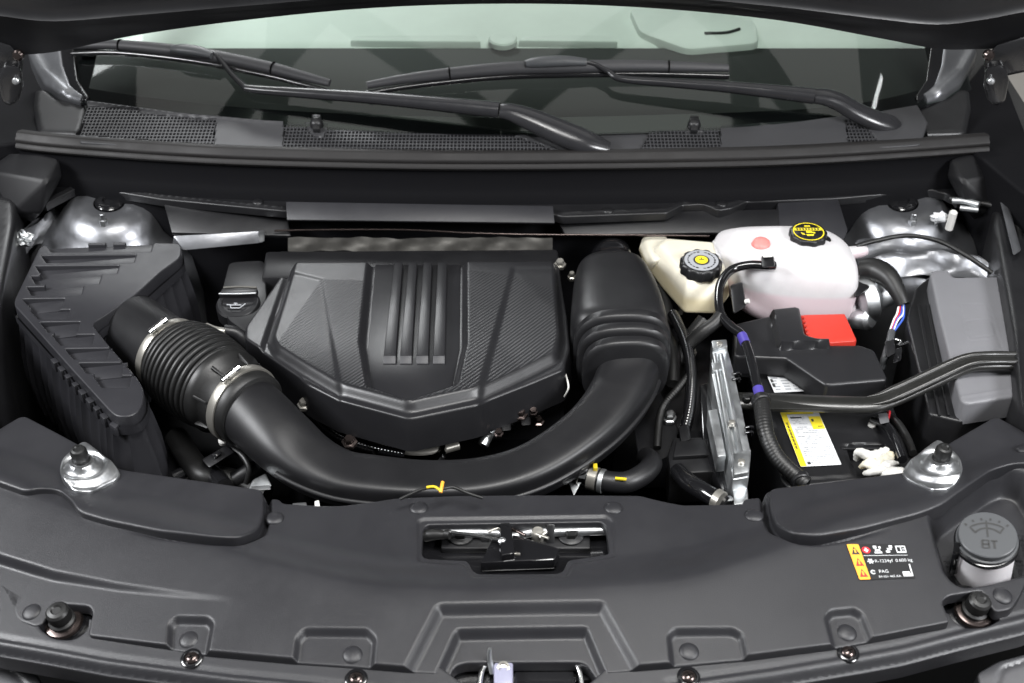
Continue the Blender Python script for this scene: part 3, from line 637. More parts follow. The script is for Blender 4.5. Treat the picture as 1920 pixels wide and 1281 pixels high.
# ---- resonator
t = thing('resonator', 'tall faceted black resonator canister at the right of the engine cover', 'resonator')
def edge_sec(l, r, z, hz, pw, tilt=.0):
    a, b = P(*l, z), P(*r, z); c = (a+b)/2; U = (b-a)/2; return (c, U, V3(0, tilt*hz, hz), pw)
loft('canister', [edge_sec((1100, 498), (1190, 496), -.045, .026, 2.4), edge_sec((1090, 506), (1202, 504), -.042, .038, 2.8), edge_sec((1080, 524), (1214, 522), -.036, .048, 3.2), edge_sec((1074, 558), (1229, 556), -.028, .057, 3.6), edge_sec((1070, 602), (1243, 600), -.022, .063, 4), edge_sec((1070, 635), (1250, 633), -.018, .064, 4), edge_sec((1078, 650), (1250, 648), -.018, .060, 3.4)], 'duct_plastic', t, n=48, smooth=4)
for k, (l, r, z, hz) in enumerate([((1078, 648), (1254, 645), -.016, .070), ((1084, 668), (1254, 664), -.014, .064), ((1094, 688), (1250, 684), -.012, .058)]):
    loft('step_ring', [edge_sec(l, r, z, hz*.96, 2.8), edge_sec((l[0]-3, l[1]+2), (r[0]+3, r[1]+2), z, hz, 2.8), edge_sec((l[0]-3, l[1]+12), (r[0]+3, r[1]+12), z, hz, 2.8), edge_sec((l[0]+1, l[1]+14), (r[0]-1, r[1]+14), z, hz*.97, 2.8), edge_sec((l[0]+9, l[1]+16), (r[0]-9, r[1]+16), z, hz*.90, 2.8)], 'duct_plastic', t, n=48)
loft('neck', [edge_sec((1100, 512), (1194, 510), -.05, .030, 2), edge_sec((1102, 500), (1190, 498), -.05, .034, 2), edge_sec((1104, 492), (1188, 490), -.05, .031, 2), edge_sec((1106, 484), (1186, 482), -.052, .034, 2), edge_sec((1110, 474), (1182, 472), -.055, .030, 2)], 'gloss_black', t, n=36, smooth=3)
# ---- bellows, clamps
A0, A1 = P(322, 668, -.008), P(470, 768, -.014); AX = nrm(A1-A0); L = np.linalg.norm(A1-A0)
t = thing('intake_bellows', 'ribbed black rubber bellows hose between the air box and the intake duct', 'hose')
prof = [(.054, -.004), (.057, 0), (.060, .012)]
r0 = [.0660, .0690, .0710, .0720, .0725, .0725, .0720, .0710, .0695, .0675]
for i in range(10):
    s_ = (L*.62-.010)/10; h = .010+i*s_
    prof += [(r0[i]-.010, h), (r0[i]-.010, h+.22*s_), (r0[i]-.001, h+.34*s_), (r0[i], h+.45*s_), (r0[i], h+.80*s_), (r0[i]-.001, h+.90*s_), (r0[i]-.010, h+1.0*s_)]
prof += [(.066, L*.625), (.066, L*.70), (.0585, L*.72), (.0575, L*.95), (.0565, L*1.02), (.054, L*1.03)]
bo = lathe('hose', A0, AX, prof, 'rubber', t, n=72, sharp=70)
for k in range(8):
    a = k*math.pi/4+.3; u = nrm(np.cross(AX, V3(0, 0, 1))); w = np.cross(AX, u); r = u*math.cos(a)+w*math.sin(a); tt = np.cross(AX, r)
    q = A0+AX*L*.715; hull('gusset', [q+r*.056+tt*s for s in (-.002, .002)]+[q+r*.066+tt*s for s in (-.002, .002)]+[q+AX*L*.14+r*.056+tt*s for s in (-.002, .002)]+[q+AX*L*.12+r*.0605+tt*s for s in (-.002, .002)], 'rubber', bo, .0006)
def clamp(c, ax, r, w, ang, label):
    t = thing('hose_clamp', label, 'clamp', 'hose clamps on the intake')
    lathe('band', c, ax, [(r, -w/2), (r+.0012, -w/2), (r+.0016, -w*.4), (r+.0016, w*.4), (r+.0012, w/2), (r, w/2)], 'steel', t, n=64)
    u = nrm(np.cross(ax, V3(0, 0, 1))); w2 = np.cross(u, ax)
    if w2[2] < 0: w2 = -w2
    rr = u*math.cos(ang)+w2*math.sin(ang); tt = np.cross(ax, rr); q = c+rr*(r+.006)
    hull('housing', [q+ax*a+tt*b+rr*h for a in (-w*.45, w*.45) for b in (-.008, .006) for h in (-.006, .002)], 'steel', t, .002)
    lathe('screw', q+tt*-.012+rr*.001, tt, [(.0055, -.004), (.0055, .004), (.0042, .004), (.0042, .028), (.003, .029)], 'chrome', t, n=12)
    for k in range(3): lathe('thread', q+tt*(.006+.004*k)+rr*.001, tt, [(.0042, -.001), (.0055, 0), (.0042, .001)], 'chrome', t, n=12)
clamp(A0-AX*.002, AX, .0585, .013, R(78), 'steel hose clamp at the air box end of the bellows')
clamp(A0+AX*L*.90, AX, .0590, .014, R(78), 'steel hose clamp at the duct end of the bellows')
# ================================================================ AIR BOX
t = thing('air_filter_box', 'black air filter box with louvred lid at the left of the engine bay', 'air box')
AB = Plane(180, 600, .030, 0, 0)
ox, oy, sc = 0, 400, 1/2.847
def c4(x, y): return (ox+x*sc, oy+y*sc)
lid = [c4(*q) for q in [(215, 172), (420, 158), (640, 152), (955, 160), (968, 180), (965, 235), (860, 310), (740, 420), (600, 520), (490, 590), (560, 680), (735, 880), (768, 940), (765, 1010), (735, 1062), (690, 1085), (625, 1085), (590, 1060), (380, 830), (220, 650), (75, 490), (80, 455), (145, 320)]]
rows = [(168, 203, 232, 815), (224, 260, 206, 725), (280, 318, 175, 635), (334, 374, 150, 540), (392, 434, 128, 445), (456, 497, 118, 347), (515, 560, 160, 375), (580, 630, 213, 428), (648, 700, 278, 505), (722, 774, 348, 585), (798, 850, 420, 666), (868, 925, 500, 702)]
fe = [dict(p=[c4(965, 235), c4(740, 420), c4(490, 590), c4(735, 880), c4(770, 960), c4(900, 980), c4(1100, 600), c4(1100, 230)], h=-.0, w=.02)]
slots = [[c4(x0+(14 if y0 < 440 else 0), y0), c4(x1, y0-3), c4(x1-14, y1+4), c4(x0+42 if y0 < 440 else x0+44, y1+4)] for (y0, y1, x0, x1) in rows]
relief('lid', AB, lid, 'box_plastic', t, (), res=.0022, depth=.03, edge=.0022, rc=.012, holes=[dict(p=q, r=.002) for q in slots])
for q in slots:      # each louvre floor slopes down toward the front
    tl, tr, br, bl = [AB.at(*p) for p in q]; e = V3(.0025, 0, 0); dn = lambda p, h: p-V3(0, 0, h)
    b3 = V3(0, .004, 0)
    hull('louvre', [dn(tl-e, .011)+b3, dn(bl-e, .011)-b3, dn(tr+e, .0035)+b3, dn(br+e, .0035)-b3, dn(tl-e, .016)+b3, dn(bl-e, .016)-b3, dn(tr+e, .010)+b3, dn(br+e, .010)-b3], 'box_plastic', t, .0004)
# castellated lip and fluted wall below the lid's front-left edge
lipw = [AB.at(*c4(*q)) for q in [(965, 235), (740, 430), (490, 595), (735, 880), (768, 940), (765, 1010), (735, 1062), (690, 1085), (625, 1085), (590, 1060), (380, 830), (220, 650), (75, 490), (80, 455), (145, 320), (215, 172), (640, 152), (955, 160)]]
lp = roundpoly(lipw, .015, 4); cen = lp.mean(0)
closed = np.concatenate([lp, lp[:1]]); seg = np.linalg.norm(np.diff(closed, axis=0), axis=1); Lc = np.concatenate([[0], np.cumsum(seg)])
ns = 360; s = np.linspace(0, Lc[-1], ns, endpoint=False); ring = np.stack([np.interp(s, Lc, closed[:, k]) for k in range(3)], 1)
tg = np.roll(ring, -2, 0)-np.roll(ring, 2, 0); tg /= np.linalg.norm(tg, axis=1)[:, None]; on = np.cross(tg, V3(0, 0, 1))
if np.sum((on*(ring-cen))) < 0: on = -on
V = []; levels = [(-.016, .004), (-.030, .004), (-.032, .003), (-.05, .007), (-.09, .013), (-.13, .015), (-.20, .008)]
for dz, off in levels:
    fl = np.abs(np.sin(s*math.pi/.026))**.6; a = off+(0 if dz > -.031 else (-.009*fl*(1 if dz < -.033 else .5)))
    if dz in (-.030,): a = a-np.where((s/.024) % 1 < .42, .0, .0)
    V += list(ring+on*(np.asarray(a)+0*s)[:, None]+V3(0, 0, dz))
F = [(i*ns+j, i*ns+(j+1) % ns, (i+1)*ns+(j+1) % ns, (i+1)*ns+j) for i in range(len(levels)-1) for j in range(ns)]
ob('housing', V, F, 'box_plastic', t, 40)
for k in range(0, 30):      # tooth blocks hanging off the lid lip on the two outer walls
    s0 = (k+.2)*.024; i0 = int(s0/Lc[-1]*ns) % ns; i1 = int((s0+.013)/Lc[-1]*ns) % ns
    if s0 > Lc[-1]: break
    p0, p1, n0 = ring[i0], ring[i1], on[i0]
    if np.dot(n0, V3(-.75, -.66, 0)) < .1: continue
    hull('lip_tooth', [p+n0*a+V3(0, 0, h) for p in (p0, p1) for a in (.0, .0085) for h in (-.016, -.033)], 'box_plastic', t, .0012)
# outlet neck from the box to the first clamp
B0 = P(232, 606, -.032)
tubew('outlet', [B0-AX*.03, B0, B0*.55+A0*.45, A0+AX*.002], [.060, .058, .056, .0560], 'duct_plastic', t, n=48, smooth=6)
# ================================================================ BRAKE FLUID RESERVOIR
t = thing('brake_fluid_reservoir', 'cream brake fluid tank with black cap beside the white coolant tank', 'reservoir')
zt, zb = -.012, -.062
hull('tank', [P(1236, 459, zt), P(1290, 524, zt), P(1350, 518, zt), P(1362, 505, zt), P(1338, 452, zt), P(1250, 445, zt),
              P(1196, 486, zb), P(1240, 545, zb), P(1280, 590, zb), P(1345, 592, zb), P(1368, 560, zb), P(1360, 490, zb), P(1230, 470, zb)], 'cream_tank', t, .008, 3, sharp=60)
hull('neck_arm', [P(1205, 440, -.03), P(1250, 440, -.03), P(1262, 480, -.02), P(1225, 490, -.03), P(1195, 470, -.055), P(1215, 520, -.07), P(1262, 510, -.07), P(1245, 450, -.07)], 'cream_tank', t, .006, 3, sharp=60)
q = P(1315, 490, .006); N = nrm((0, -.08, 1))
cp = lathe('cap', q, N, [(.029, -.020), (.0345, -.018), (.0345, -.002), (.032, .001), (.0300, .0018)], 'black_plastic', t, n=96, lobes=(11, .035), sharp=50)
lathe('ring_label', q, N, [(.0285, .0005), (.0285, .0022)], 'label_grey', cp, n=48)
lathe('centre_ring', q, N, [(.0135, .002), (.0135, .0028)], 'ink', cp, n=36); lathe('centre_dot', q, N, [(.0105, .002), (.0105, .0034)], 'label_yellow', cp, n=30)
for k in range(22):
    if k in (5, 16): continue
    a = k*2*math.pi/22; box('ring_mark', q+N*.0024+V3(.0225*math.cos(a), .0225*math.sin(a), .08*.0225*math.sin(a)), (.0045, .0016 if k % 3 else .0028, .0006), 'ink', cp, 0, (0, 0, math.degrees(a)+90))
box('warning_mark', q+N*.0036, (.010, .0016, .0006), 'ink', cp, 0); box('warning_mark', q+N*.0036+V3(0, .004, 0), (.002, .004, .0006), 'ink', cp, 0)
# ================================================================ COOLANT TANK
t = thing('coolant_tank', 'translucent white coolant expansion tank with black screw cap at the right', 'tank')
def vs(px, top, bot, z, ry, pw=2.5):
    a = P(px, (top+bot)/2, z); el = math.atan2(1.146-z, np.linalg.norm((a-CAM)[:2])); sc_ = FPX/np.dot(a-CAM, FWD)
    hp = (bot-top)/2/sc_; rz = math.sqrt(max((hp/math.cos(el))**2-(ry*math.tan(el))**2, .0004)); return (a, V3(0, ry, 0), V3(0, 0, rz), pw)
loft('tank', [vs(1336, 460, 480, -.028, .010, 2), vs(1341, 450, 500, -.030, .028, 2.2), vs(1355, 440, 530, -.034, .050, 3.2), vs(1390, 436, 572, -.040, .066, 3.4), vs(1440, 436, 592, -.045, .074, 3.6), vs(1500, 437, 600, -.045, .076, 3.6), vs(1550, 444, 600, -.047, .074, 3.6), vs(1582, 460, 592, -.048, .064, 3.2), vs(1596, 478, 572, -.048, .045, 2.2), vs(1600, 505, 545, -.048, .018, 2)], 'coolant_plastic', t, n=48, smooth=5, sharp=80)
tubew('outlet_nipple', [P(1585, 476, -.02), P(1612, 472, -.02), P(1624, 470, -.02)], [.012, .011, .008], 'coolant_plastic', t, n=16)
tubew('outlet_nipple', [P(1570, 575, -.08), P(1592, 578, -.08), P(1604, 580, -.08)], [.014, .014, .010], 'coolant_plastic', t, n=16)
loft('seam', [vs(1338, 478, 486, -.030, .035, 2.5), vs(1400, 490, 500, -.040, .071, 3), vs(1500, 500, 510, -.046, .080, 3), vs(1580, 508, 516, -.048, .070, 3), vs(1603, 520, 526, -.048, .03, 2)], 'coolant_plastic', t, n=36, smooth=4, sharp=80)
q = P(1515, 440, .034); N = nrm((0, -.06, 1))
lathe('filler_neck', q, N, [(.034, -.045), (.032, -.02)], 'coolant_plastic', t, n=36)
cp = lathe('cap', q, N, [(.034, -.032), (.0405, -.030), (.0405, -.012), (.0385, -.009), (.031, -.008), (.031, .004), (.029, .006), (.0001, .006)], 'black_plastic', t, n=96, lobes=(9, .030), sharp=50)
Ux = V3(1, 0, 0); Vy = np.cross(N, Ux)
def cring(name, ro, ri, mat, h, n=40, a0=0, a1=6.28319):
    V = []; F = []
    for i in range(n+1):
        a = a0+(a1-a0)*i/n
        for r in (ro, ri): V.append(q+N*h+Ux*r*math.cos(a)+Vy*r*math.sin(a))
    for i in range(n): F.append((2*i, 2*i+2, 2*i+3, 2*i+1))
    return ob(name, V, F, mat, cp, smooth=False)
def cq(a, b, h=.0064): return q+N*h+Ux*a+Vy*b
cring('yellow_ring', .0262, .0242, 'label_yellow', .0064)
ob('yellow_band', [cq(-.0235, .003), cq(.0235, .003), cq(.022, .0105), cq(-.022, .0105)], [(0, 1, 2, 3)], 'label_yellow', cp, smooth=False)
for k in range(8): ob('cap_lettering', [cq(-.0195+k*.005, .0045, .0068), cq(-.0165+k*.005, .0045, .0068), cq(-.0165+k*.005, .009, .0068), cq(-.0195+k*.005, .009, .0068)], [(0, 1, 2, 3)], 'ink', cp, smooth=False)
for pts in ([(-.004, .002), (.005, .002), (.005, -.004), (-.004, -.004)], [(-.006, -.008), (.008, -.008), (.006, -.013), (-.004, -.013)], [(.005, .0), (.011, -.003), (.010, -.006), (.004, -.004)], [(-.014, -.002), (-.008, -.006), (-.007, -.010), (-.012, -.009)], [(-.005, .0145), (.006, .0145), (.005, .018), (-.004, .018)]):
    ob('cap_symbol', [cq(a, b) for a, b in pts], [tuple(range(len(pts)))], 'label_yellow', cp, smooth=False)
lathe('red_plug', P(1427, 460, .022), (0, -.2, 1), [(.016, -.01), (.0165, 0), (.014, .007), (.008, .010), (.0001, .011)], 'red_plug', t, n=28, sharp=80)
hull('latch_block', [P(x, y, z) for x, y in ((1368, 535), (1392, 528), (1400, 575), (1375, 590)) for z in (-.005, -.035)], 'black_plastic', t, .004)
lathe('latch_tip', P(1398, 566, 0), (.6, -.3, .4), [(.004, 0), (.004, .006), (.002, .007)], 'connector_white', t, n=12)
# ---- vent hose from the tank
t = thing('vent_hose', 'thin black vent hose with purple bands crossing the coolant tank down to the battery', 'hose')
hp = [(1452, 498, .012), (1435, 498, .014), (1405, 497, .012), (1372, 506, .006), (1352, 530, 0), (1347, 560, -.005), (1352, 590, -.01), (1370, 612, -.012), (1390, 628, -.012), (1402, 655, -.014), (1412, 690, -.018), (1422, 735, -.025), (1428, 760, -.03)]
tube('hose', hp, .0075, 'gloss_black', t, n=14)
tube('sleeve', [(1352, 592, -.012), (1340, 606, -.02), (1318, 622, -.03), (1298, 640, -.045), (1285, 660, -.06)], .011, 'rubber', t, n=14)
for a, b in (((1391, 629, -.0115), (1398, 645, -.013)), ((1421, 728, -.0235), (1425, 746, -.027))): tube('purple_band', [a, b], .0080, 'purple_tape', t, n=14, smooth=0)
q = P(1440, 492, .014)
e = hull('elbow_connector', [P(x, y, z) for x, y in ((1427, 480), (1450, 478), (1454, 500), (1428, 502)) for z in (.005, .03)], 'black_plastic', t, .004)
hull('white_clip', [P(x, y, z) for x, y in ((1431, 476), (1448, 475), (1449, 482), (1431, 483)) for z in (.028, .034)], 'connector_white', e, .001)
tube('thick_hose', [(1427, 750, -.03), (1431, 785, -.035), (1438, 820, -.045), (1455, 855, -.06), (1480, 882, -.07), (1512, 908, -.08)], .0120, 'rubber', t, n=20, corr=(.005, .012))
for px, py, z in ((1427, 752, -.03), (1500, 900, -.077)): lathe('hose_ring', P(px, py, z), nrm(P(px+10, py+20, z)-P(px, py, z)), [(.013, -.006), (.0145, -.004), (.0145, .004), (.013, .006)], 'black_plastic', t, n=24)
# ================================================================ BATTERY
t = thing('battery', 'black car battery with yellow and white labels under the brace bar', 'battery')
BT = Plane(1560, 820, -.085)
relief('case', BT, [(1408, 670), (1640, 676), (1668, 740), (1712, 868), (1690, 884), (1600, 900), (1478, 914), (1465, 900), (1420, 745)], 'black_plastic', t, [
    dict(p=[(1588, 838), (1658, 836), (1680, 882), (1610, 892)], h=-.025, w=.003), dict(l=[(1590, 834), (1658, 832), (1668, 850)], h=.002, w=.002), dict(p=[(1440, 770), (1640, 776), (1652, 830), (1580, 836), (1600, 893), (1490, 900)], h=.002, w=.002)], res=.003, depth=.16, edge=.003)
BL = Plane(1560, 820, -.0815)
def label(nm, quad, spec, par):
    a = Aff(BL, quad, .0004); a.rect(nm, 0, 0, 1, 1, 'label_white', par, .0003, .03); return a
random.seed(3)
a = label('upper_label', [(1431, 689), (1482, 688), (1512, 734), (1452, 737)], None, t)
a.patch('label_notch', [(.75, 1.01), (1.01, 1.01), (1.01, .55)], 'black_plastic', t, .0008)
a.bars('label_print', [(.08+.3*(k % 3), .08+.11*(k//3), .08+.3*(k % 3)+random.uniform(.12, .24), .13+.11*(k//3)) for k in range(15)], 'label_grey', t, .0008)
a.bars('label_print', [(.04, .2, .12, .34), (.04, .38, .12, .5)], 'ink', t, .0010)
a.bars('label_symbol', [(.40, .74, .58, .92)], 'label_orange', t, .0008); a.bars('label_symbol', [(.08, .72, .2, .9), (.24, .78, .3, .9)], 'label_red', t, .0008)
a = label('lower_label', [(1462, 774), (1534, 772), (1578, 872), (1501, 876)], None, t)
a.rect('yellow_edge', 0.005, 0.005, .15, .995, 'label_yellow', t, .0007); a.rect('yellow_edge', .15, .955, .85, .995, 'label_yellow', t, .0007)
a.rect('yellow_box', .68, .66, .985, .90, 'label_yellow', t, .0007)
pr = [(.05, .30+.0125*k, .10, .30+.0125*k+(.009 if k % 5 else .003)) for k in range(40)]
a.bars('edge_print', pr, 'ink', t, .0010)
pr = []
for r_ in range(26):
    y = .05+r_*.034; x = .22
    mx = .93 if y < .63 else .62
    if r_ in (9, 15, 20): continue
    while x < mx-.05:
        w_ = random.uniform(.02, .08)
        if random.random() < .62: pr.append((x, y, min(x+w_, mx), y+random.choice((.008, .011, .013))))
        x += w_+.015
a.bars('fine_print', pr, 'label_grey', t, .0008)
a.bars('bold_print', [(.20, .03, .27, .07), (.21, .87, .5, .895), (.72, .80, .78, .85), (.82, .70, .95, .715)], 'ink', t, .0010)
lathe('vent_plug', BT.at(1634, 800, .001), (0, 0, 1), [(.006, 0), (.006, .003), (.004, .004)], 'connector_white', t, n=16)
box('terminal_bar', BT.at(1630, 842, .001), (.085, .006, .004), 'black_plastic', t, .001)
# white crumpled terminal wrap
t = thing('terminal_wrap', 'crumpled white wrap over the battery terminal beside the silver bracket', 'wrap')
def blob(nm, c, r, mat, par, seed, amp=.35, sub=4):
    bm = bmesh.new(); bmesh.ops.create_icosphere(bm, subdivisions=sub, radius=1)
    from mathutils import noise as ns
    for v in bm.verts:
        d = v.co.normalized(); k = 1+amp*(abs(ns.noise(d*2.3+Vector((seed, 0, 0))))*2-.5)+amp*.4*ns.noise(d*6+Vector((0, seed, 0)))
        v.co = Vector((d.x*r[0]*k, d.y*r[1]*k, d.z*r[2]*k))+Vector(tuple(c))
    return bmob(nm, bm, mat, par, 45)
for k, pts in enumerate([[(1606, 862, -.075), (1614, 850, -.06), (1632, 856, -.058), (1648, 850, -.062), (1662, 842, -.066)], [(1612, 876, -.07), (1628, 868, -.055), (1644, 872, -.055), (1660, 862, -.06), (1672, 850, -.066)], [(1620, 888, -.07), (1636, 884, -.058), (1650, 880, -.056), (1664, 872, -.056), (1680, 868, -.06)], [(1650, 890, -.062), (1668, 886, -.05), (1686, 888, -.045), (1700, 896, -.045)]]):
    o_ = tube('wrap_fold', pts, [.004, .011, .013, .011, .005][:len(pts)], 'connector_white' if k != 1 else 'cream_tank', t, n=20, flat=.55, smooth=7)
    from mathutils import noise as ns_
    for v_ in o_.data.vertices: v_.co += Vector((0, 0, 1))*.0025*ns_.noise(v_.co*140+Vector((k*3, 0, 0)))+v_.normal*.0018*ns_.noise(v_.co*220)
lathe('terminal_post', P(1640, 872, -.07), (0, 0, 1), [(.007, 0), (.007, .012), (.005, .014)], 'steel', t, n=12)
# ---- terminal cover with red flap
t = thing('terminal_cover', 'black battery terminal cover with bright red flap', 'cover')
BC = Plane(1500, 640, -.040)
relief('cover', BC, [(1378, 606), (1440, 592), (1497, 586), (1508, 640), (1530, 646), (1612, 646), (1640, 656), (1666, 712), (1550, 722), (1534, 712), (1476, 672), (1375, 668)], 'engine_plastic', t, [
    dict(p=[(1442, 575), (1497, 570), (1512, 626), (1542, 633), (1556, 652), (1462, 656), (1452, 622)], h=.014, w=.004),
    dict(l=[(1385, 672), (1470, 678), (1545, 722), (1660, 716)], h=.002, w=.002)], res=.0026, depth=.028, edge=.005, rc=.006)
relief('lower_flange', Plane(1500, 640, -.062), [(1376, 612), (1500, 600), (1640, 668), (1664, 726), (1546, 738), (1530, 728), (1472, 690), (1372, 684)], 'black_plastic', t, res=.004, depth=.02, edge=.003)
RP = Plane(1550, 610, -.034)
f = relief('red_flap', RP, [(1505, 590), (1584, 588), (1607, 638), (1553, 642), (1544, 635), (1516, 634)], 'red_plastic', t, [dict(l=[(1516, 632), (1545, 633), (1554, 640), (1606, 636)], h=-.0015, w=.0015)], res=.0022, depth=.016, edge=.002, rc=.002)
for k in range(5):
    u = k/4.5; box('hinge_tooth', RP.at(1505+11*u, 594+36*u, -.004), (.006, .006, .010), 'red_plastic', f, .001)
# ---- brace bar
t = thing('brace_bar', 'glossy black brace bar crossing over the battery to the right fender', 'bar')
bp_ = [(1366, 752, -.055), (1440, 753, -.052), (1560, 758, -.048), (1628, 759, -.044), (1658, 753, -.040), (1700, 735, -.030), (1745, 714, -.018), (1788, 694, -.006), (1815, 684, .001), (1845, 680, .004), (1900, 680, .004), (2010, 686, .004)]
tube('bar', bp_, [.0175, .0175, .0175, .017, .0165, .0165, .0165, .0165, .0165, .0165, .0165, .0165], 'bar_paint', t, n=24, flat=.55, up=V3(0, 0, 1), upfix=True, smooth=8)
for s_ in (-1, 1):
    c = crom([P(*q) for q in bp_[3:]], 8); F = frames(c)
    tubew('ridge', [p+nrm(np.cross(f_[0], V3(0, 0, 1)))*s_*.0095+V3(0, 0, .0075) for p, f_ in zip(c, F)], [.0055*min(1, .15+q_/14) for q_ in range(len(c))], 'bar_paint', t, n=10, smooth=0)
prism('end_plate', Plane(1500, 752, -.043), [(1412, 742), (1640, 748), (1645, 768), (1418, 766)], .006, 'bar_paint', t, .0015)
for px, py in ((1417, 752), (1400, 750)): lathe('bolt', P(px, py, -.044), (0, 0, 1), [(.007, 0), (.007, .006), (.005, .007)], 'rubber', t, n=6, sharp=20)
# ---- aluminium control module
t = thing('control_module', 'silver finned aluminium control module standing left of the battery', 'module')
CM = Plane(1365, 780, -.030)
prism('casting', CM, [(1336, 640), (1360, 640), (1374, 690), (1390, 760), (1408, 850), (1404, 895), (1374, 900), (1368, 870), (1350, 780), (1334, 700)], .075, 'alu_cast', t, .002)
CM2 = Plane(1365, 780, -.022)
for k, (a, b) in enumerate([((1340, 660), (1378, 872)), ((1352, 660), (1394, 868))]):
    tubew('rib', [CM2.at(*a, -.006), CM2.at(*b, -.006)], .0042, 'alu_cast', t, n=10, smooth=0)
for poly, h in [([(1328, 765), (1345, 762), (1362, 850), (1346, 852)], .004), ([(1334, 640), (1362, 638), (1364, 652), (1336, 655)], .010), ([(1374, 850), (1408, 842), (1404, 885), (1376, 890)], .008), ([(1378, 888), (1406, 886), (1408, 915), (1380, 918)], -.02), ([(1334, 678), (1352, 676), (1354, 690), (1336, 694)], .006)]:
    prism('boss', CM2, poly, .03, 'alu_cast', t, .0015, top=h-.008)
for px, py in ((1349, 647), (1390, 868), (1372, 795)): lathe('bolt', CM2.at(px, py, .002), (0, 0, 1), [(.005, -.004), (.005, .002), (.003, .003)], 'steel', t, n=12)
prism('side_plate', Plane(1340, 800, -.07), [(1312, 722), (1330, 715), (1350, 850), (1374, 905), (1368, 925), (1352, 920), (1318, 830)], .05, 'gloss_black', t, .002)
for px, py in ((1378, 708), (1402, 808)): 
    for s_ in (0, 1): tubew('wire_clip', [P(px-5, py-6+s_*10, -.026), P(px+8, py-8+s_*10, -.028), P(px+9, py+s_*10-2, -.04)], .002, 'gloss_black', t, n=8)
# ---- relay block and lower hoses right
t = thing('connector_block', 'black connector block in front of the silver control module', 'connector')
prism('block', Plane(1300, 850, -.075), [(1262, 820), (1330, 818), (1345, 850), (1348, 884), (1256, 888), (1252, 850)], .06, 'black_plastic', t, .004)
prism('lid', Plane(1300, 850, -.068), [(1268, 826), (1322, 824), (1334, 852), (1262, 856)], .01, 'black_plastic', t, .002)
t = thing('radiator_hose', 'shiny black hose below the silver control module at the front cover edge', 'hose')
tube('hose', [(1272, 885, -.08), (1292, 905, -.06), (1325, 925, -.05), (1365, 948, -.05)], .013, 'gloss_black', t, n=18)
lathe('ferrule', P(1348, 938, -.04), nrm(P(1365, 948, -.05)-P(1325, 925, -.05)), [(.0145, -.006), (.0145, .004)], 'steel', t, n=18)
# ================================================================ FUSE BOX
t = thing('fuse_box', 'grey lidded fuse box at the right behind the brace bar', 'fuse box')
FB = Plane(1820, 620, -.012)
relief('lid', FB, [(1744, 513), (1750, 506), (1778, 506), (1788, 519), (1874, 518), (1884, 545), (1910, 640), (1926, 728), (1908, 742), (1812, 757), (1800, 748), (1758, 580)], 'fuse_lid', t, [
    dict(l=[(1800, 570), (1852, 570), (1886, 680), (1824, 690), (1800, 570)], h=-.0008, w=.0010, r=.002), dict(l=[(1812, 602), (1858, 598), (1868, 628), (1820, 634), (1812, 602)], h=-.0008, w=.0010, r=.002), dict(l=[(1818, 640), (1870, 636)], h=-.0008, w=.001),
    dict(l=[(1798, 745), (1905, 728)], h=.001, w=.002)], res=.0026, depth=.035, edge=.005)
relief('base', Plane(1780, 640, -.045), [(1716, 540), (1740, 520), (1880, 526), (1940, 740), (1906, 765), (1800, 790), (1742, 776), (1700, 600)], 'black_plastic', t, res=.0032, depth=.15, edge=.004)
for dx in (0, 17):
    hull('side_rib', [P(1722+dx+a, y, z) for a in (-3, 3) for y in (570,) for z in (-.040, -.05)]+[P(1762+dx+a, 778, z) for a in (-3, 3) for z in (-.040, -.05)], 'black_plastic', t, .001)
# ---- master cylinder / pump
t = thing('brake_pump', 'silver round brake pump between the coolant tank and the fuse box', 'pump')
q = P(1622, 560, -.07); ax = nrm((1, .25, .12))
lathe('drum', q, ax, [(.030, -.02), (.042, -.015), (.045, 0), (.045, .006), (.040, .010), (.026, .020), (.022, .045), (.0001, .046)], 'alu_cast', t, n=44)
lathe('boss', q+V3(-.005, -.03, -.02), nrm((.6, -.6, .3)), [(.020, -.02), (.020, .01), (.014, .016), (.0001, .017)], 'alu_cast', t, n=28)
hull('bracket', [P(x, y, z) for x, y in ((1600, 500), (1630, 490), (1632, 540), (1602, 560)) for z in (-.03, -.07)], 'black_plastic', t, .004)
t = thing('wiring_harness', 'black taped harness with red, white and blue wires left of the fuse box', 'harness')
tube('taped_sleeve', [(1612, 506, -.02), (1640, 506, -.015), (1665, 520, -.015), (1682, 545, -.025), (1694, 572, -.04)], [.018, .020, .018, .014, .011], 'rubber', t, n=16)
for k, mt in enumerate(('wire_white', 'wire_red', 'wire_blue', 'wire_white', 'wire_blue')):
    tube('wire', [(1686+k*2.2, 568, -.04), (1682+k*4-3*(k == 4), 588, -.045), (1676+k*2.5+(6 if k == 4 else 0), 600, -.05), (1668+k*2, 622, -.06)], .0018, mt, t, n=8)
hull('plug', [P(x, y, z) for x, y in ((1658, 640), (1676, 634), (1680, 662), (1662, 672)) for z in (-.055, -.085)], 'black_plastic', t, .003)
tube('wire_sheath', [(1672, 622, -.06), (1668, 640, -.06), (1660, 668, -.07), (1652, 690, -.09)], .006, 'washer_cap', t, n=10)
hull('clip', [P(x, y, z) for x, y in ((1676, 655), (1692, 650), (1690, 676), (1674, 682)) for z in (-.06, -.08)], 'gloss_black', t, .002)
tube('chrome_spring', [(1678, 636, -.06), (1690, 640, -.058), (1684, 648, -.06), (1708, 640, -.062)], .0022, 'chrome', t, n=8)
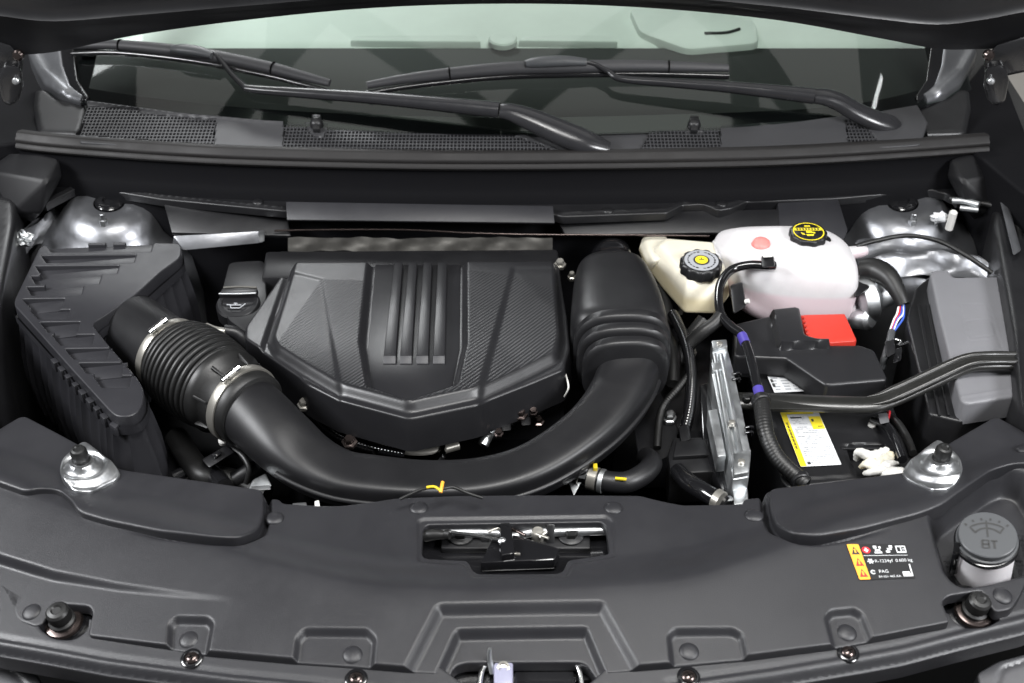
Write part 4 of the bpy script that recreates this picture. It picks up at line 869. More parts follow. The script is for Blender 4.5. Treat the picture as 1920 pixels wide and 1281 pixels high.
# ================================================================ COWL AND WINDSHIELD
def profsweep(name, curve, prof, mat, parent=None, closed=True, sharp=35):
    """profile [(toward viewer, up)] swept along a world curve that runs left to right"""
    c = np.asarray(curve, float); T = np.gradient(c, axis=0); T /= np.linalg.norm(T, axis=1)[:, None]
    F = np.cross(T, V3(0, 0, 1)); F /= np.linalg.norm(F, axis=1)[:, None]; n = len(prof); V = []; fs = []
    for p, f in zip(c, F):
        for a, b in prof: V.append(p+f*a+V3(0, 0, b))
    m = n if closed else n-1
    for i in range(len(c)-1):
        for j in range(m): fs.append((i*n+j, (i+1)*n+j, (i+1)*n+(j+1) % n, i*n+(j+1) % n))
    if closed: fs += [tuple(range(n)), tuple((len(c)-1)*n+j for j in range(n))[::-1]]
    return ob(name, V, fs, mat, parent, sharp)
_wb = crom([P(*q, .118)[:2] for q in [(-120, 60), (0, 122), (60, 150), (150, 181), (330, 208), (500, 224), (700, 234), (960, 240), (1250, 234), (1500, 224), (1640, 208), (1750, 181), (1830, 150), (1920, 115), (2040, 60)]], 6)
WSL = math.tan(R(29))
def ws_f(x, y): return .118+(y-np.interp(x, _wb[:, 0], _wb[:, 1]))*WSL
WS = HF(ws_f)
g = bpy.data.materials.new('windshield_glass'); g.use_nodes = True; nt = g.node_tree; nt.nodes.clear(); MATS['windshield_glass'] = g
oo = nt.nodes.new('ShaderNodeOutputMaterial'); tr = nt.nodes.new('ShaderNodeBsdfTransparent'); gl = nt.nodes.new('ShaderNodeBsdfGlossy'); mx = nt.nodes.new('ShaderNodeMixShader'); fr = nt.nodes.new('ShaderNodeFresnel')
tr.inputs[0].default_value = (.73, .81, .765, 1); gl.inputs['Roughness'].default_value = .025; fr.inputs['IOR'].default_value = 1.55
nt.links.new(fr.outputs[0], mx.inputs[0]); nt.links.new(tr.outputs[0], mx.inputs[1]); nt.links.new(gl.outputs[0], mx.inputs[2]); nt.links.new(mx.outputs[0], oo.inputs[0])
xs = np.linspace(-.88, .88, 61); ts = np.linspace(-.012, .80, 22); V = []; F = []
for t_ in ts:
    for x in xs:
        k = 1-.06*t_/.8; y = np.interp(x, _wb[:, 0], _wb[:, 1])+t_; V.append((x*k, y, ws_f(x, y)-.10*(t_**2)*.35))
for i in range(21):
    for j in range(60): F.append((i*61+j, i*61+j+1, (i+1)*61+j+1, (i+1)*61+j))
t = thing('windshield', 'green tinted sloping windshield behind the wipers', 'windshield')
ob('glass', V, F, 'windshield_glass', t)
# black frit border along the bottom edge and sides, 1 mm below the glass
V = []; F = []
for x in xs:
    yb = np.interp(x, _wb[:, 0], _wb[:, 1])
    for t_ in (-.012, .022): V.append((x*(1-.06*t_/.8), yb+t_, ws_f(x, yb+t_)-.003))
for j in range(60): F.append((2*j, 2*j+2, 2*j+3, 2*j+1))
ob('frit_band', V, F, 'gloss_black', t)
for s_ in (-1, 1):
    V = []; F = []
    for t_ in ts:
        k = 1-.06*t_/.8
        for x in (s_*.88, s_*.80):
            y = np.interp(x, _wb[:, 0], _wb[:, 1])+t_; V.append((x*k, y, ws_f(x, y)-.10*(t_**2)*.35-.003))
    for i in range(21): F.append((2*i, 2*i+1, 2*i+3, 2*i+2))
    ob('frit_band', V, F, 'gloss_black', t)
# ---- dashboard seen through the glass
t = thing('dashboard', 'dashboard seen through the windshield, dark in front and pale grey green behind', 'dashboard')
yb0 = .52
hull('defroster_deck', [V3(x, y, z) for x in (-1.0, 1.0) for y, z in ((.50, .06), (.50, .0), (.93, .085), (.93, .0))], 'dash', t, .004)
M('pale_trim', (.74, .77, .74), .6, var=(4, .05))
hull('pale_pad', [V3(x, y, z) for x in (-.98, .98) for y, z in ((.925, .086), (.925, .0), (1.60, .16), (1.60, .0))], 'pale_trim', t, .03, 4)
DP = Plane(940, 60, .115, 6)
for a, b in ((668, 902), (985, 1160)):
    prism('raised_strip', DP, [(a, 52), (b-8, 52), (b, 64), (a-14, 62)], .03, 'pale_trim', t, .004, top=-.017)
lathe('sensor_dome', DP.at(943, 62, -.014), DP.N, [(.030, -.01), (.030, .0), (.027, .003), (.015, .004), (.0001, .0015)], 'pale_trim', t, n=28)
prism('instrument_hood', DP, [(1180, 5), (1300, -10), (1420, 30), (1425, 70), (1290, 82), (1200, 50)], .06, 'pale_trim', t, .012, rc=.02, top=-.012)
tubew('hood_slot', [DP.at(1322, 54, -.011), DP.at(1362, 53, -.011), DP.at(1388, 46, -.011)], .004, 'dash', t, n=8)
# ---- cowl panel with mesh
CW = Plane(960, 270, .105, 9)
t = thing('windshield_cowl', 'dark grey plastic cowl panel with fine mesh vents below the windshield', 'cowl panel')
reg = [[(165, 200), (258, 204), (262, 213), (404, 224), (400, 272), (150, 252)],
       [(533, 226), (568, 228), (574, 240), (588, 256), (608, 258), (618, 232), (890, 235), (925, 244), (975, 258), (1030, 276), (1032, 288), (532, 278)],
       [(1232, 228), (1282, 224), (1284, 248), (1320, 248), (1322, 226), (1350, 226), (1350, 278), (1200, 282)],
       [(1586, 226), (1604, 226), (1624, 240), (1644, 262), (1642, 272), (1592, 272)]]
fe = [dict(p=r_, h=-.014, w=.002, r=.001) for r_ in reg]
fe += [dict(l=[(150, 190), (330, 214), (500, 229), (700, 238), (960, 243), (1250, 238)], h=.003, w=.003)]
fe += [dict(p=[(900, 232), (960, 240), (1070, 288), (1200, 288), (1235, 225), (1100, 228)], h=-.006, w=.004)]
relief('panel', CW, [(162, 188), (330, 210), (500, 226), (700, 236), (960, 242), (1250, 236), (1500, 226), (1640, 210), (1720, 196), (1740, 230), (1726, 271), (1700, 274), (1500, 284), (1300, 290), (960, 294), (700, 292), (400, 283), (150, 267), (146, 256), (166, 222)], 'cowl_plastic', t, fe, res=.0030, depth=.02, edge=.002)
V = []; F = []; pit = .0066; pv = .0098
for r_ in reg:
    pl = roundpoly([CW.hit(*q) for q in r_], 0); lo = pl.min(0); hi = pl.max(0)
    nx, ny = int((hi[0]-lo[0])/pit)+1, int((hi[1]-lo[1])/pv)+1
    uu_, vv_ = np.meshgrid(lo[0]+pit*(np.arange(nx)+.5), lo[1]+pv*(np.arange(ny)+.5)); uu_ = uu_.ravel(); vv_ = vv_.ravel()
    dd, _, _ = sdf(uu_, vv_, pl)
    for u, v in zip(uu_[dd > -.0005], vv_[dd > -.0005]):
        o_, i_, b_ = .5, .36, len(V); sg = ((-1, -1), (1, -1), (1, 1), (-1, 1))
        for k, h in ((o_, -.0008), (i_, -.0008), (i_, -.0045)): V += [CW.pt(u+a*k*pit, v+c*k*pv, h) for a, c in sg]
        for j in range(4): F += [(b_+j, b_+(j+1) % 4, b_+4+(j+1) % 4, b_+4+j), (b_+4+j, b_+4+(j+1) % 4, b_+8+(j+1) % 4, b_+8+j)]
stuff(ob('mesh_vent', V, F, 'cowl_plastic', t, smooth=False))
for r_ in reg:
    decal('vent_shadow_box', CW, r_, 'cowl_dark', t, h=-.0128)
for px, py in ((594, 236), (1301, 238)):
    n_ = t; b = lathe('washer_nozzle', CW.at(px, py, .002), nrm((0, -.3, 1)), [(.012, -.006), (.012, .004), (.010, .010), (.006, .013), (.0001, .0135)], 'black_plastic', n_, n=20)
    hull('nozzle_shield', [CW.at(px+a, py+b_, h) for a, b_ in ((-9, -14), (9, -14), (7, 14), (-7, 14)) for h in (.0, .010)], 'black_plastic', b, .003)
# ---- rubber seal and plenum wall
lip = crom([P(*q, .102) for q in [(36, 252), (130, 262), (400, 280), (700, 289), (960, 291), (1300, 287), (1500, 281), (1700, 269), (1850, 258)]], 8)
t = thing('cowl_seal', 'long ribbed black rubber seal along the front of the cowl panel', 'seal')
profsweep('seal_strip', lip, [(-.012, .004), (.002, .008), (.008, .006), (.010, .001), (.014, -.001), (.016, -.006), (.0145, -.010), (.018, -.012), (.020, -.017), (.017, -.022), (.008, -.022), (-.012, -.012)], 'seal_rubber', t, sharp=50)
t = thing('plenum_wall', 'black plenum wall and flange below the cowl seal', 'panel')
profsweep('wall', lip, [(-.01, -.014), (.012, -.022), (.010, -.062), (.014, -.070), (.02, -.10), (.018, -.50), (-.02, -.50)], 'cowl_dark', t)
LG = Plane(960, 385, .012)
relief('flange', LG, [(60, 330), (400, 350), (960, 362), (1500, 350), (1860, 330), (1800, 380), (1773, 362), (1733, 357), (1568, 372), (1400, 378), (1372, 390), (1347, 394), (1320, 386), (1280, 385), (1250, 399), (1056, 406), (1040, 402), (530, 395), (302, 373), (180, 354), (145, 351), (80, 385)], 'black_plastic', t, [dict(l=[(80, 380), (145, 346), (302, 368), (530, 390)], h=.003, w=.003), dict(l=[(1056, 400), (1250, 393), (1280, 380), (1347, 389), (1400, 373), (1568, 367), (1733, 352), (1790, 372)], h=.003, w=.004)], res=.0028, depth=.012, edge=.003)
for px, py in ((253, 356), (483, 380), (1140, 396), (1353, 384), (1630, 356)): lathe('push_clip', LG.at(px, py, 0), (0, 0, 1), [(.010, -.002), (.010, .002), (.007, .004), (.0001, .0045)], 'black_plastic', t, n=20, sharp=60)
prism('centre_plate', Plane(790, 398, .018, 30), [(536, 378), (1037, 386), (1040, 418), (538, 412)], .006, 'box_plastic', t, .0015)
prism('left_plate', Plane(420, 405, -.01, 25), [(306, 378), (536, 394), (545, 442), (322, 436)], .01, 'black_plastic', t, .002)
prism('right_plate', Plane(1250, 420, -.01, 25), [(1042, 408), (1280, 396), (1460, 392), (1470, 440), (1335, 436), (1060, 440)], .01, 'black_plastic', t, .002)
prism('right_box', Plane(1515, 400, .0, 20), [(1458, 380), (1572, 372), (1590, 430), (1580, 455), (1462, 440)], .05, 'box_plastic', t, .003)
lw = [P(*q, -.018) for q in [(515, 433), (600, 431), (760, 431), (880, 437), (1000, 440), (1180, 441), (1330, 443)]]
tubew('edge_flange', lw, .0020, 'screw', t, n=8)
t = thing('heat_shield', 'crumpled silver foil heat shield strip behind the engine cover', 'heat shield')
lo_ = []; V = []; F = []
for i in range(81):
    px = 540+i*6.2; 
    for j in range(9):
        q = P(px, 446+j*3.2, -.022-.003*j); q = q+V3(0, .002*math.sin(i*.5+j*.4)*math.sin(i*.23), .0007*math.sin(i*.33+1.1*j)+.0005*math.sin(i*.9-j)+.0008*math.sin(i*.13)); V.append(q)
F = [(i*9+j, (i+1)*9+j, (i+1)*9+j+1, i*9+j+1) for i in range(80) for j in range(8)]
ob('foil_strip', V, F, 'foil', t, 25)
t = thing('fender_bracket', 'polished metal bracket bar behind the air filter box', 'bracket')
hull('bar', [P(x, y, z) for x, y, z in ((325, 442, -.02), (496, 432, -.02), (498, 436, -.025), (494, 456, -.04), (346, 470, -.04), (322, 462, -.04))], 'body_paint', t, .002)
hull('bar_end', [P(x, y, z) for x, y in ((484, 433), (496, 432), (496, 452), (486, 454)) for z in (-.012, -.022)], 'zinc', t, .001)
# ================================================================ WIPERS
def wat(px, py, h): return HF(lambda x, y: ws_f(x, y)+h).at(px, py)
def wiper(t, blade, arm, arm_r, knuckle, kr, joint, cuts):
    B = crom([wat(*q, .022) for q in blade], 6)
    n = len(B); rr = [.0075+.006*math.sin(math.pi*min(1, max(0, i/(n-1)))) for i in range(n)]
    b = tubew('blade', B, rr, 'cowl_plastic', t, n=14, smooth=0, flat=.8, up=V3(0, -.4, 1))
    tubew('rubber_edge', [p+V3(0, -.010, -.012) for p in B], .0055, 'gloss_black', b, n=8, smooth=0)
    for k in cuts:
        i = int(k*(n-1)); T = nrm(B[i+1]-B[i-1]); lathe('blade_joint', B[i], T, [(rr[i]*.9, -.0012), (rr[i]*1.04, -.0012), (rr[i]*1.04, .0012), (rr[i]*.9, .0012)], 'void', b, n=14)
    j = [wat(*q, .034) for q in joint]
    tubew('joint_cover', j, [.009, .0135, .0135, .009], 'washer_cap', t, n=14, flat=.7, smooth=5)
    tubew('arm', [wat(q[0], q[1], q[2]) for q in arm], arm_r, 'wiper_paint', t, n=18, flat=.9, smooth=6)
    tubew('knuckle', [wat(*q) for q in knuckle], kr, 'wiper_paint', t, n=24, flat=.7, smooth=6, up=V3(0, -.4, 1))
t = thing('wiper', 'left windshield wiper with bent arm and blade in the upper left', 'wiper', 'windshield wipers')
wiper(t, [(136, 86), (210, 84), (310, 93), (400, 106), (500, 126), (560, 141), (618, 156)], [(392, 98, .03), (408, 106, .03), (432, 136, .03), (456, 160, .03), (472, 167, .03), (560, 174, .034), (700, 184, .04), (840, 197, .045), (936, 207, .048)], [.005, .005, .0052, .006, .008, .010, .012, .0145, .016],
      [(938, 208, .048), (960, 211, .048), (1000, 226, .042), (1050, 248, .034), (1100, 268, .026), (1142, 280, .018)], [.015, .018, .023, .026, .025, .014], [(322, 92), (340, 93), (372, 97), (398, 104)], (.2, .72))
t = thing('wiper', 'right windshield wiper with long arm and blade in the upper middle', 'wiper', 'windshield wipers')
wiper(t, [(688, 160), (760, 148), (860, 136), (960, 128), (1080, 125), (1200, 124), (1300, 126), (1366, 128)], [(1090, 116, .034), (1112, 120, .032), (1140, 134, .03), (1165, 148, .03), (1250, 155, .034), (1360, 163, .038), (1450, 172, .042), (1525, 180, .045)], [.005, .005, .0055, .007, .009, .0115, .014, .016],
      [(1525, 180, .045), (1550, 183, .044), (1575, 192, .04), (1605, 210, .034), (1640, 226, .028), (1672, 236, .022), (1688, 242, .016)], [.015, .018, .020, .021, .022, .021, .012], [(985, 120), (1010, 117), (1060, 115), (1100, 117)], (.27, .79))
# ================================================================ HOOD, HINGES, PILLARS
t = HOOD = thing('hood', 'raised black hood whose curved rear edge crosses the top of the picture', 'hood')
low = [(-260, 108), (-60, 110), (0, 104), (100, 98), (250, 67), (450, 39), (700, 15), (960, 7), (1200, 14), (1450, 37), (1650, 72), (1760, 92), (1850, 92), (1960, 92), (2180, 98)]
mid = [(-260, 20), (-60, 24), (0, 30), (100, 40), (250, 29), (450, 12), (700, -8), (960, -16), (1200, -10), (1450, 12), (1650, 36), (1760, 46), (1850, 36), (1960, 18), (2180, 10)]
E0 = crom([PY(*q, .44) for q in low], 5); E1 = crom([PY(*q, .40) for q in mid], 5); hd = V3(0, -math.cos(R(60)), math.sin(R(60)))
bk = V3(0, .04, .03); rings = [E0+bk*1.2, E0+V3(0, .012, -.002), E0, E0*.6+E1*.4+V3(0, .008, 0), E1+V3(0, .010, -.012), E1, E1+V3(0, .003, .006), E1+hd*.03+V3(0, .018, 0), E1+hd*.5+V3(0, .02, 0), E1+hd*1.05, E1+hd*1.05+V3(0, .03, .02), E0+hd*.5+bk*1.3]
m = len(E0); V = np.concatenate(rings); K = len(rings)
F = [(i*m+j, i*m+j+1, ((i+1) % K)*m+j+1, ((i+1) % K)*m+j) for i in range(K) for j in range(m-1)]
ob('hood_panel', V, F, 'hood_black', t, 40)
for side, lab in ((-1, 'left'), (1, 'right')):
    t = HOOD
    mm = (lambda x: x) if side < 0 else (lambda x: 1888-x)
    hull('hinge_arm', [PY(mm(x), y, yy) for x, y in ((-60, 60), (20, 84), (44, 112), (40, 150), (-10, 120), (-60, 130)) for yy in (.40, .43)], 'body_black', t, .006)
    hull('hinge_knuckle', [PY(mm(x), y, yy) for x, y in ((4, 120), (40, 126), (44, 160), (36, 190), (20, 200), (4, 192), (-4, 150)) for yy in (.385, .44)], 'body_black', t, .012, 3)
    lathe('hinge_bolt', PY(mm(34), 104, .39), (0, -1, .2), [(.009, -.006), (.009, .003), (.006, .006), (.0001, .0065)], 'screw', t, n=16)
    lathe('hinge_bolt', PY(mm(30), 152, .378), (0, -1, .2), [(.006, -.006), (.006, .003), (.004, .005), (.0001, .0055)], 'zinc', t, n=16)
    # pillar base in body colour
    t = thing('pillar_panel', 'grey metallic body panel beside the %s end of the windshield' % lab, 'body panel', 'pillar panels')
    mm = (lambda x: x) if side < 0 else (lambda x: 1883-x)
    S = HF(lambda x, y: ws_f(x, y)+.006)
    relief('panel', S, [(mm(x), y) for x, y in [(48, 92), (112, 78), (118, 120), (132, 160), (165, 182), (150, 190), (110, 180), (82, 160), (66, 132)]], 'body_paint', t, [dict(l=[(mm(58), 100), (mm(80), 140), (mm(120), 176)], h=.008, w=.010)], res=.004, depth=.03, edge=.006)
    relief('black_edge', HF(lambda x, y: ws_f(x, y)+.003), [(mm(x), y) for x, y in [(112, 70), (136, 80), (146, 150), (170, 186), (158, 188), (126, 165), (116, 120)]], 'gloss_black', t, res=.004, depth=.01, edge=.002)
    relief('gutter', Plane(mm(110), 220, .10, 10), [(mm(x), y) for x, y in [(66, 150), (110, 182), (160, 190), (165, 205), (150, 252), (70, 250), (60, 200)]], 'black_plastic', t, res=.005, depth=.06, edge=.01)
    # seal end block and inner fender
    t = thing('inner_fender', 'dark inner fender with plastic seal end at the %s edge' % lab, 'fender', 'inner fenders')
    mm = (lambda x: x) if side < 0 else (lambda x: 1892-x)
    hull('end_block', [P(mm(x), y, z) for x, y, z in ((20, 285, .07), (75, 290, .08), (85, 340, .06), (78, 400, .0), (20, 400, .0), (-30, 320, .05), (60, 420, -.05), (112, 296, .075), (118, 330, .05))], 'plenum', t, .014, 3)
    relief('rail', Plane(mm(-20), 500, .02, 0, 0), [(mm(x), y) for x, y in [(-200, 240), (10, 250), (30, 300), (28, 420), (10, 520), (-8, 620), (-20, 760), (-60, 800), (-260, 820)]], 'black_plastic', t, res=.008, depth=.35, edge=.012)
    if side < 0: gp = [(-260, 40), (30, 60), (58, 96), (74, 150), (92, 190), (84, 262), (-260, 300)]
    else: gp = [(1790, 190), (1818, 150), (1842, 120), (1862, 105), (1880, 132), (1896, 178), (1925, 252), (1990, 420), (1880, 330), (1800, 262)]
    relief('fender_gutter', Plane(gp[1][0], 190, .085, 0), gp, 'cowl_dark', t, res=.006, depth=.25, edge=.006)
    # strut tower
    t = thing('strut_tower', 'silver painted strut tower %s' % ('behind the air filter box' if side < 0 else 'behind the fuse box'), 'strut tower', 'strut towers')
    q = P(205, 384, -.012) if side < 0 else P(1692, 384, -.012)
    lathe('tower', q, nrm((-.10*side, -.12, 1)), [(.026, -.02), (.028, .004), (.044, .006), (.062, .002), (.076, -.006), (.088, -.022), (.098, -.040), (.112, -.052), (.132, -.062), (.150, -.085), (.17, -.16), (.18, -.3)], 'body_paint', t, n=72, sharp=60)
    lathe('mount_cap', q+V3(0, 0, .0), nrm((-.10*side, -.12, 1)), [(.025, -.006), (.025, .006), (.020, .010), (.012, .011), (.010, .007), (.0001, .007)], 'gloss_black', t, n=36)
    for k in range(3):
        a = k*2.09+.6; lathe('stud', q+V3(.064*math.cos(a), .058*math.sin(a), -.004), (0, 0, 1), [(.008, -.01), (.008, .006), (.005, .007), (.005, .018), (.004, .019)], 'zinc', t, n=6, sharp=20)
# ================================================================ LOWER BAY, CLUTTER, BACKGROUND
t = struct(thing('engine_bay_floor', 'dark engine bay floor', 'floor')); del t['label']; del t['category']
hull('tray', [V3(x, y, z) for x in (-1.3, 1.3) for y in (-1.1, 1.3) for z in (-.44, -.42)], 'void', t, 0)
t = thing('engine_block', 'dark engine block and cylinder head below the engine cover', 'engine')
box('head', P(770, 640, -.14), (.52, .36, .16), 'black_plastic', t, .02)
box('block', P(770, 700, -.30), (.50, .40, .18), 'cowl_dark', t, .02)
for px, py, z, r_ in ((570, 758, -.05, .007), (655, 828, -.06, .008), (975, 776, -.06, .008), (1050, 495, -.02, .007), (1072, 518, -.04, .005), (1010, 790, -.09, .006), (625, 800, -.08, .006)):
    b = lathe('bolt', P(px, py, z), (0, -.2, 1), [(r_*1.5, -.006), (r_*1.5, 0), (r_, .001), (r_, .007), (r_*.8, .009)], 'steel' if px in (570, 1050, 1072) else 'screw', t, n=6, sharp=20)
for k in range(3): lathe('oil_ring', P(768, 842+k*4, -.085-.012*k), (0, 0, 1), [(.052, -.004), (.055, 0), (.052, .004), (.047, .004), (.046, -.004)], 'gloss_black' if k % 2 else 'chrome', t, n=40)
tubew('dipstick_tube', [P(938, 770, -.06), P(922, 800, -.07), P(905, 835, -.085)], .0085, 'alu_cast', t, n=16)
tubew('coolant_pipe', [P(690, 815, -.08), P(720, 834, -.085), P(790, 850, -.09), P(860, 835, -.09)], .007, 'steel', t, n=12)
t = thing('transmission', 'dark transmission parts between the resonator and the control module', 'transmission')
box('case', P(1240, 760, -.22), (.20, .30, .14), 'black_plastic', t, .03)
hull('bracket', [P(x, y, z) for x, y in ((1180, 740), (1230, 720), (1290, 840), (1200, 880)) for z in (-.13, -.16)], 'black_plastic', t, .004)
lathe('bolt', P(1255, 782, -.12), (0, -.2, 1), [(.012, -.006), (.012, 0), (.009, .001), (.009, .009), (.006, .011)], 'zinc', t, n=6, sharp=20)
for px, py, z in ((1268, 652, -.10), (1300, 660, -.11), (1232, 560, -.09), (1275, 582, -.09), (1250, 812, -.14)):
    lathe('stud', P(px, py, z), (0, -.2, 1), [(.006, -.006), (.006, 0), (.004, .002), (.004, .006)], 'steel', t, n=6, sharp=20)
tubew('bundle', [P(1240, 540, -.07), P(1250, 580, -.08), P(1245, 620, -.09), P(1262, 660, -.09), P(1262, 720, -.11)], .012, 'rubber', t, n=12)
tubew('bundle', [P(1320, 600, -.05), P(1296, 630, -.07), P(1280, 650, -.09), P(1270, 680, -.11)], .012, 'rubber', t, n=12)
tubew('bundle', [P(1252, 600, -.08), P(1262, 630, -.085), P(1255, 660, -.09)], .010, 'purple_tape', t, n=12) if False else None
# sensor fitting under the duct, right
t = thing('coolant_fitting', 'silver banded hose fitting with yellow marks right of the duct', 'fitting')
tubew('hose', [P(1090, 892, -.07), P(1120, 900, -.07), P(1170, 905, -.07), P(1205, 890, -.07), P(1222, 870, -.075), P(1212, 858, -.09)], .0155, 'black_plastic', t, n=20)
for px, py, w_, mt in ((1096, 894, .006, 'chrome'), (1112, 898, .008, 'steel'), (1128, 902, .004, 'alu_cast'), (1090, 890, .003, 'steel')):
    lathe('band', P(px, py, -.07), nrm(P(1140, 904, -.07)-P(1090, 892, -.07)), [(.0158, -w_*.8), (.0175, -w_*.8), (.0175, w_*.8), (.0158, w_*.8)], mt, t, n=28)
box('yellow_mark', P(1164, 898, -.0535), (.016, .004, .003), 'wire_yellow', t, .0005, (0, 0, -8))
box('yellow_mark', P(1116, 876, -.05), (.006, .010, .006), 'wire_yellow', t, .0005)
hull('fin', [P(x, y, -.08+h) for x, y in ((1062, 895), (1085, 888), (1090, 905), (1076, 930)) for h in (0, .006)], 'alu_cast', t, .001)
# wires at the cover's back edge
t = thing('sensor_wire', 'thin wire with yellow and orange tape over the front cover edge', 'wire')
wp = [(750, 936, .0), (790, 918, .008), (815, 914, .012), (832, 916, .012), (850, 914, .010), (880, 926, .006), (905, 934, .0)]
tube('wire', wp, .0022, 'rubber', t, n=8)
tube('yellow_wire', [(800, 914, .012), (815, 913, .014), (828, 922, .012)], .0019, 'wire_yellow', t, n=8)
tube('orange_tape', [(830, 904, .015), (828, 914, .014), (826, 924, .011)], .0024, 'label_orange', t, n=8)
# left lower clutter between airbox, bellows and cover
t = thing('sensor_plug', 'black sensor plug with wires below the bellows hose', 'connector')
hull('plug', [P(x, y, z) for x, y in ((378, 862), (426, 834), (440, 848), (392, 878)) for z in (-.06, -.09)], 'black_plastic', t, .003)
hull('plug_frame', [P(x, y, z) for x, y in ((396, 852), (410, 843), (416, 850), (402, 860)) for z in (-.054, -.062)], 'gloss_black', t, .001)
lathe('white_tip', P(418, 830, -.06), (0, -.3, 1), [(.006, 0), (.006, .006), (.003, .008)], 'connector_white', t, n=12)
tube('wire', [(436, 842, -.07), (456, 856, -.07), (468, 880, -.08), (462, 905, -.10)], .005, 'rubber', t, n=10)
tube('wire', [(408, 800, -.07), (425, 815, -.06), (445, 836, -.055), (470, 840, -.06), (510, 846, -.08)], .003, 'rubber', t, n=8)
t = thing('lower_bracket', 'grey metal bracket beside the duct at the front cover edge', 'bracket')
hull('plate', [P(x, y, z) for x, y in ((474, 900), (498, 888), (510, 912), (466, 918)) for z in (-.05, -.07)], 'alu_cast', t, .002)
hull('tab', [P(x, y, z) for x, y in ((470, 912), (506, 910), (508, 918), (470, 920)) for z in (-.045, -.05)], 'zinc', t, .001)
hull('tab', [P(x, y, z) for x, y in ((548, 944), (574, 942), (576, 950), (550, 952)) for z in (-.03, -.04)], 'zinc', t, .001)
hull('tab', [P(x, y, z) for x, y in ((590, 940), (598, 938), (600, 950), (590, 951)) for z in (-.028, -.04)], 'connector_white', t, .001)
t = thing('lower_hoses', 'dark hoses and pipes in the gap below the bellows hose', 'hose')
tube('hose', [(330, 820, -.10), (380, 890, -.10), (430, 900, -.11), (500, 930, -.12)], .018, 'rubber', t, n=16)
tube('hose', [(420, 915, -.09), (400, 890, -.10), (370, 880, -.11), (330, 900, -.12)], .014, 'gloss_black', t, n=16)
tube('hose', [(440, 900, -.10), (475, 880, -.09), (500, 870, -.10)], .012, 'black_plastic', t, n=16)
box('lower_case', P(420, 900, -.2), (.26, .22, .14), 'cowl_dark', t, .02)
# small plug behind clamp
t = thing('hose_fitting', 'small silver hose fitting between the bellows and the engine cover', 'fitting')
tube('pipe', [(388, 610, -.02), (405, 618, -.015), (425, 622, -.012)], [.004, .005, .006], 'steel', t, n=12)
tube('hose', [(420, 620, -.014), (445, 626, -.02), (470, 650, -.04)], .010, 'black_plastic', t, n=14)
# silver sheet metal rails at the right and left
def rail(lab, px, z, w, mat, par_name='fender_rail'):
    t = thing(par_name, lab, 'rail'); V = []; F = []; n = 11
    C = crom([np.array([*P(a, b, z), 0]) for a, b in px], 8)[:, :3]
    for i, c in enumerate(C):
        for j in range(n):
            v = j/(n-1); V.append(c+V3(0, -w*v, -.03*v**2+.006*math.sin(v*9+i*.15)+.003*math.sin(i*.55+v*4)))
    F = [(i*n+j, i*n+j+1, (i+1)*n+j+1, (i+1)*n+j) for i in range(len(C)-1) for j in range(n-1)]
    ob('sheet', V, F, mat, t, 40); return t
t = rail('wavy silver body rail behind the fuse box', [(1600, 455), (1640, 450), (1700, 452), (1760, 458), (1810, 470), (1850, 490), (1890, 520)], -.04, .06, 'body_paint')
lathe('stud', P(1784, 412, .0), (0, -.1, 1), [(.007, -.02), (.007, .016), (.005, .018)], 'connector_white', t, n=14)
blob('sealant', P(1762, 408, -.0), (.015, .008, .010), 'label_white', t, 3.3, .4, 3)
t = rail('bright silver body rail left of the air filter box', [(-60, 520), (0, 470), (30, 440), (60, 415), (90, 395), (120, 385)], -.04, .08, 'body_paint')
blob('sealant', P(40, 448, -.01), (.020, .012, .012), 'alu_cast', t, 5.3, .5, 3)
t = thing('ground_cable', 'thin black cable arching over the silver rail to the fuse box', 'cable')
tube('cable', [(1605, 462, -.01), (1640, 452, -.005), (1700, 442, .0), (1760, 452, .0), (1810, 478, -.005), (1860, 512, -.02)], .0042, 'rubber', t, n=10)
t = thing('fender_cable', 'black cable with silver clip along the right fender', 'cable')
tube('cable', [(1782, 372, .01), (1820, 380, .015), (1870, 388, .02), (1905, 420, .02), (1915, 480, .01), (1908, 560, -.01), (1890, 640, -.03)], .0055, 'rubber', t, n=10)
tube('clip', [(1786, 376, .016), (1812, 378, .02), (1836, 384, .022)], .006, 'alu_cast', t, n=10)
tube('clip', [(1800, 390, .01), (1834, 394, .012)], .005, 'alu_cast', t, n=10)
# silver fender edge at the far right
t = thing('fender_edge', 'silver fender edge strip at the right side of the bay', 'fender')
hull('strip', [P(x, y, z) for x, y in ((1880, 320), (1925, 316), (1990, 420), (1925, 400)) for z in (.05, .03)], 'zinc', t, .003)
hull('strip', [P(x, y, z) for x, y in ((1868, 350), (1880, 345), (1915, 470), (1900, 480)) for z in (.04, .02)], 'body_paint', t, .003)
# background floor of the hall
f = ob('hall_floor', [(-8, -6, -1.05), (8, -6, -1.05), (8, 14, -1.05), (-8, 14, -1.05)], [(0, 1, 2, 3)], 'floor'); struct(f)

# short tube lamps of the hall whose reflections show in the windshield
def wmirror(px, py, zc, lx, ly, rz, en):
    c = WS.at(px, py); n = hfn(WS, c); d = nrm(c-CAM); r = d-2*(d@n)*n; q = c+r*((zc-c[2])/r[2])
    o = area('lamp_tube', q, (q[0], q[1], 0), lx, ly, en, (.96, 1, 1)); o.rotation_euler = (0, 0, rz)
wmirror(1637, 160, 3.2, .035, .46, R(-38), .8)
wmirror(212, 67, 3.2, .12, .6, R(80), 2.4)

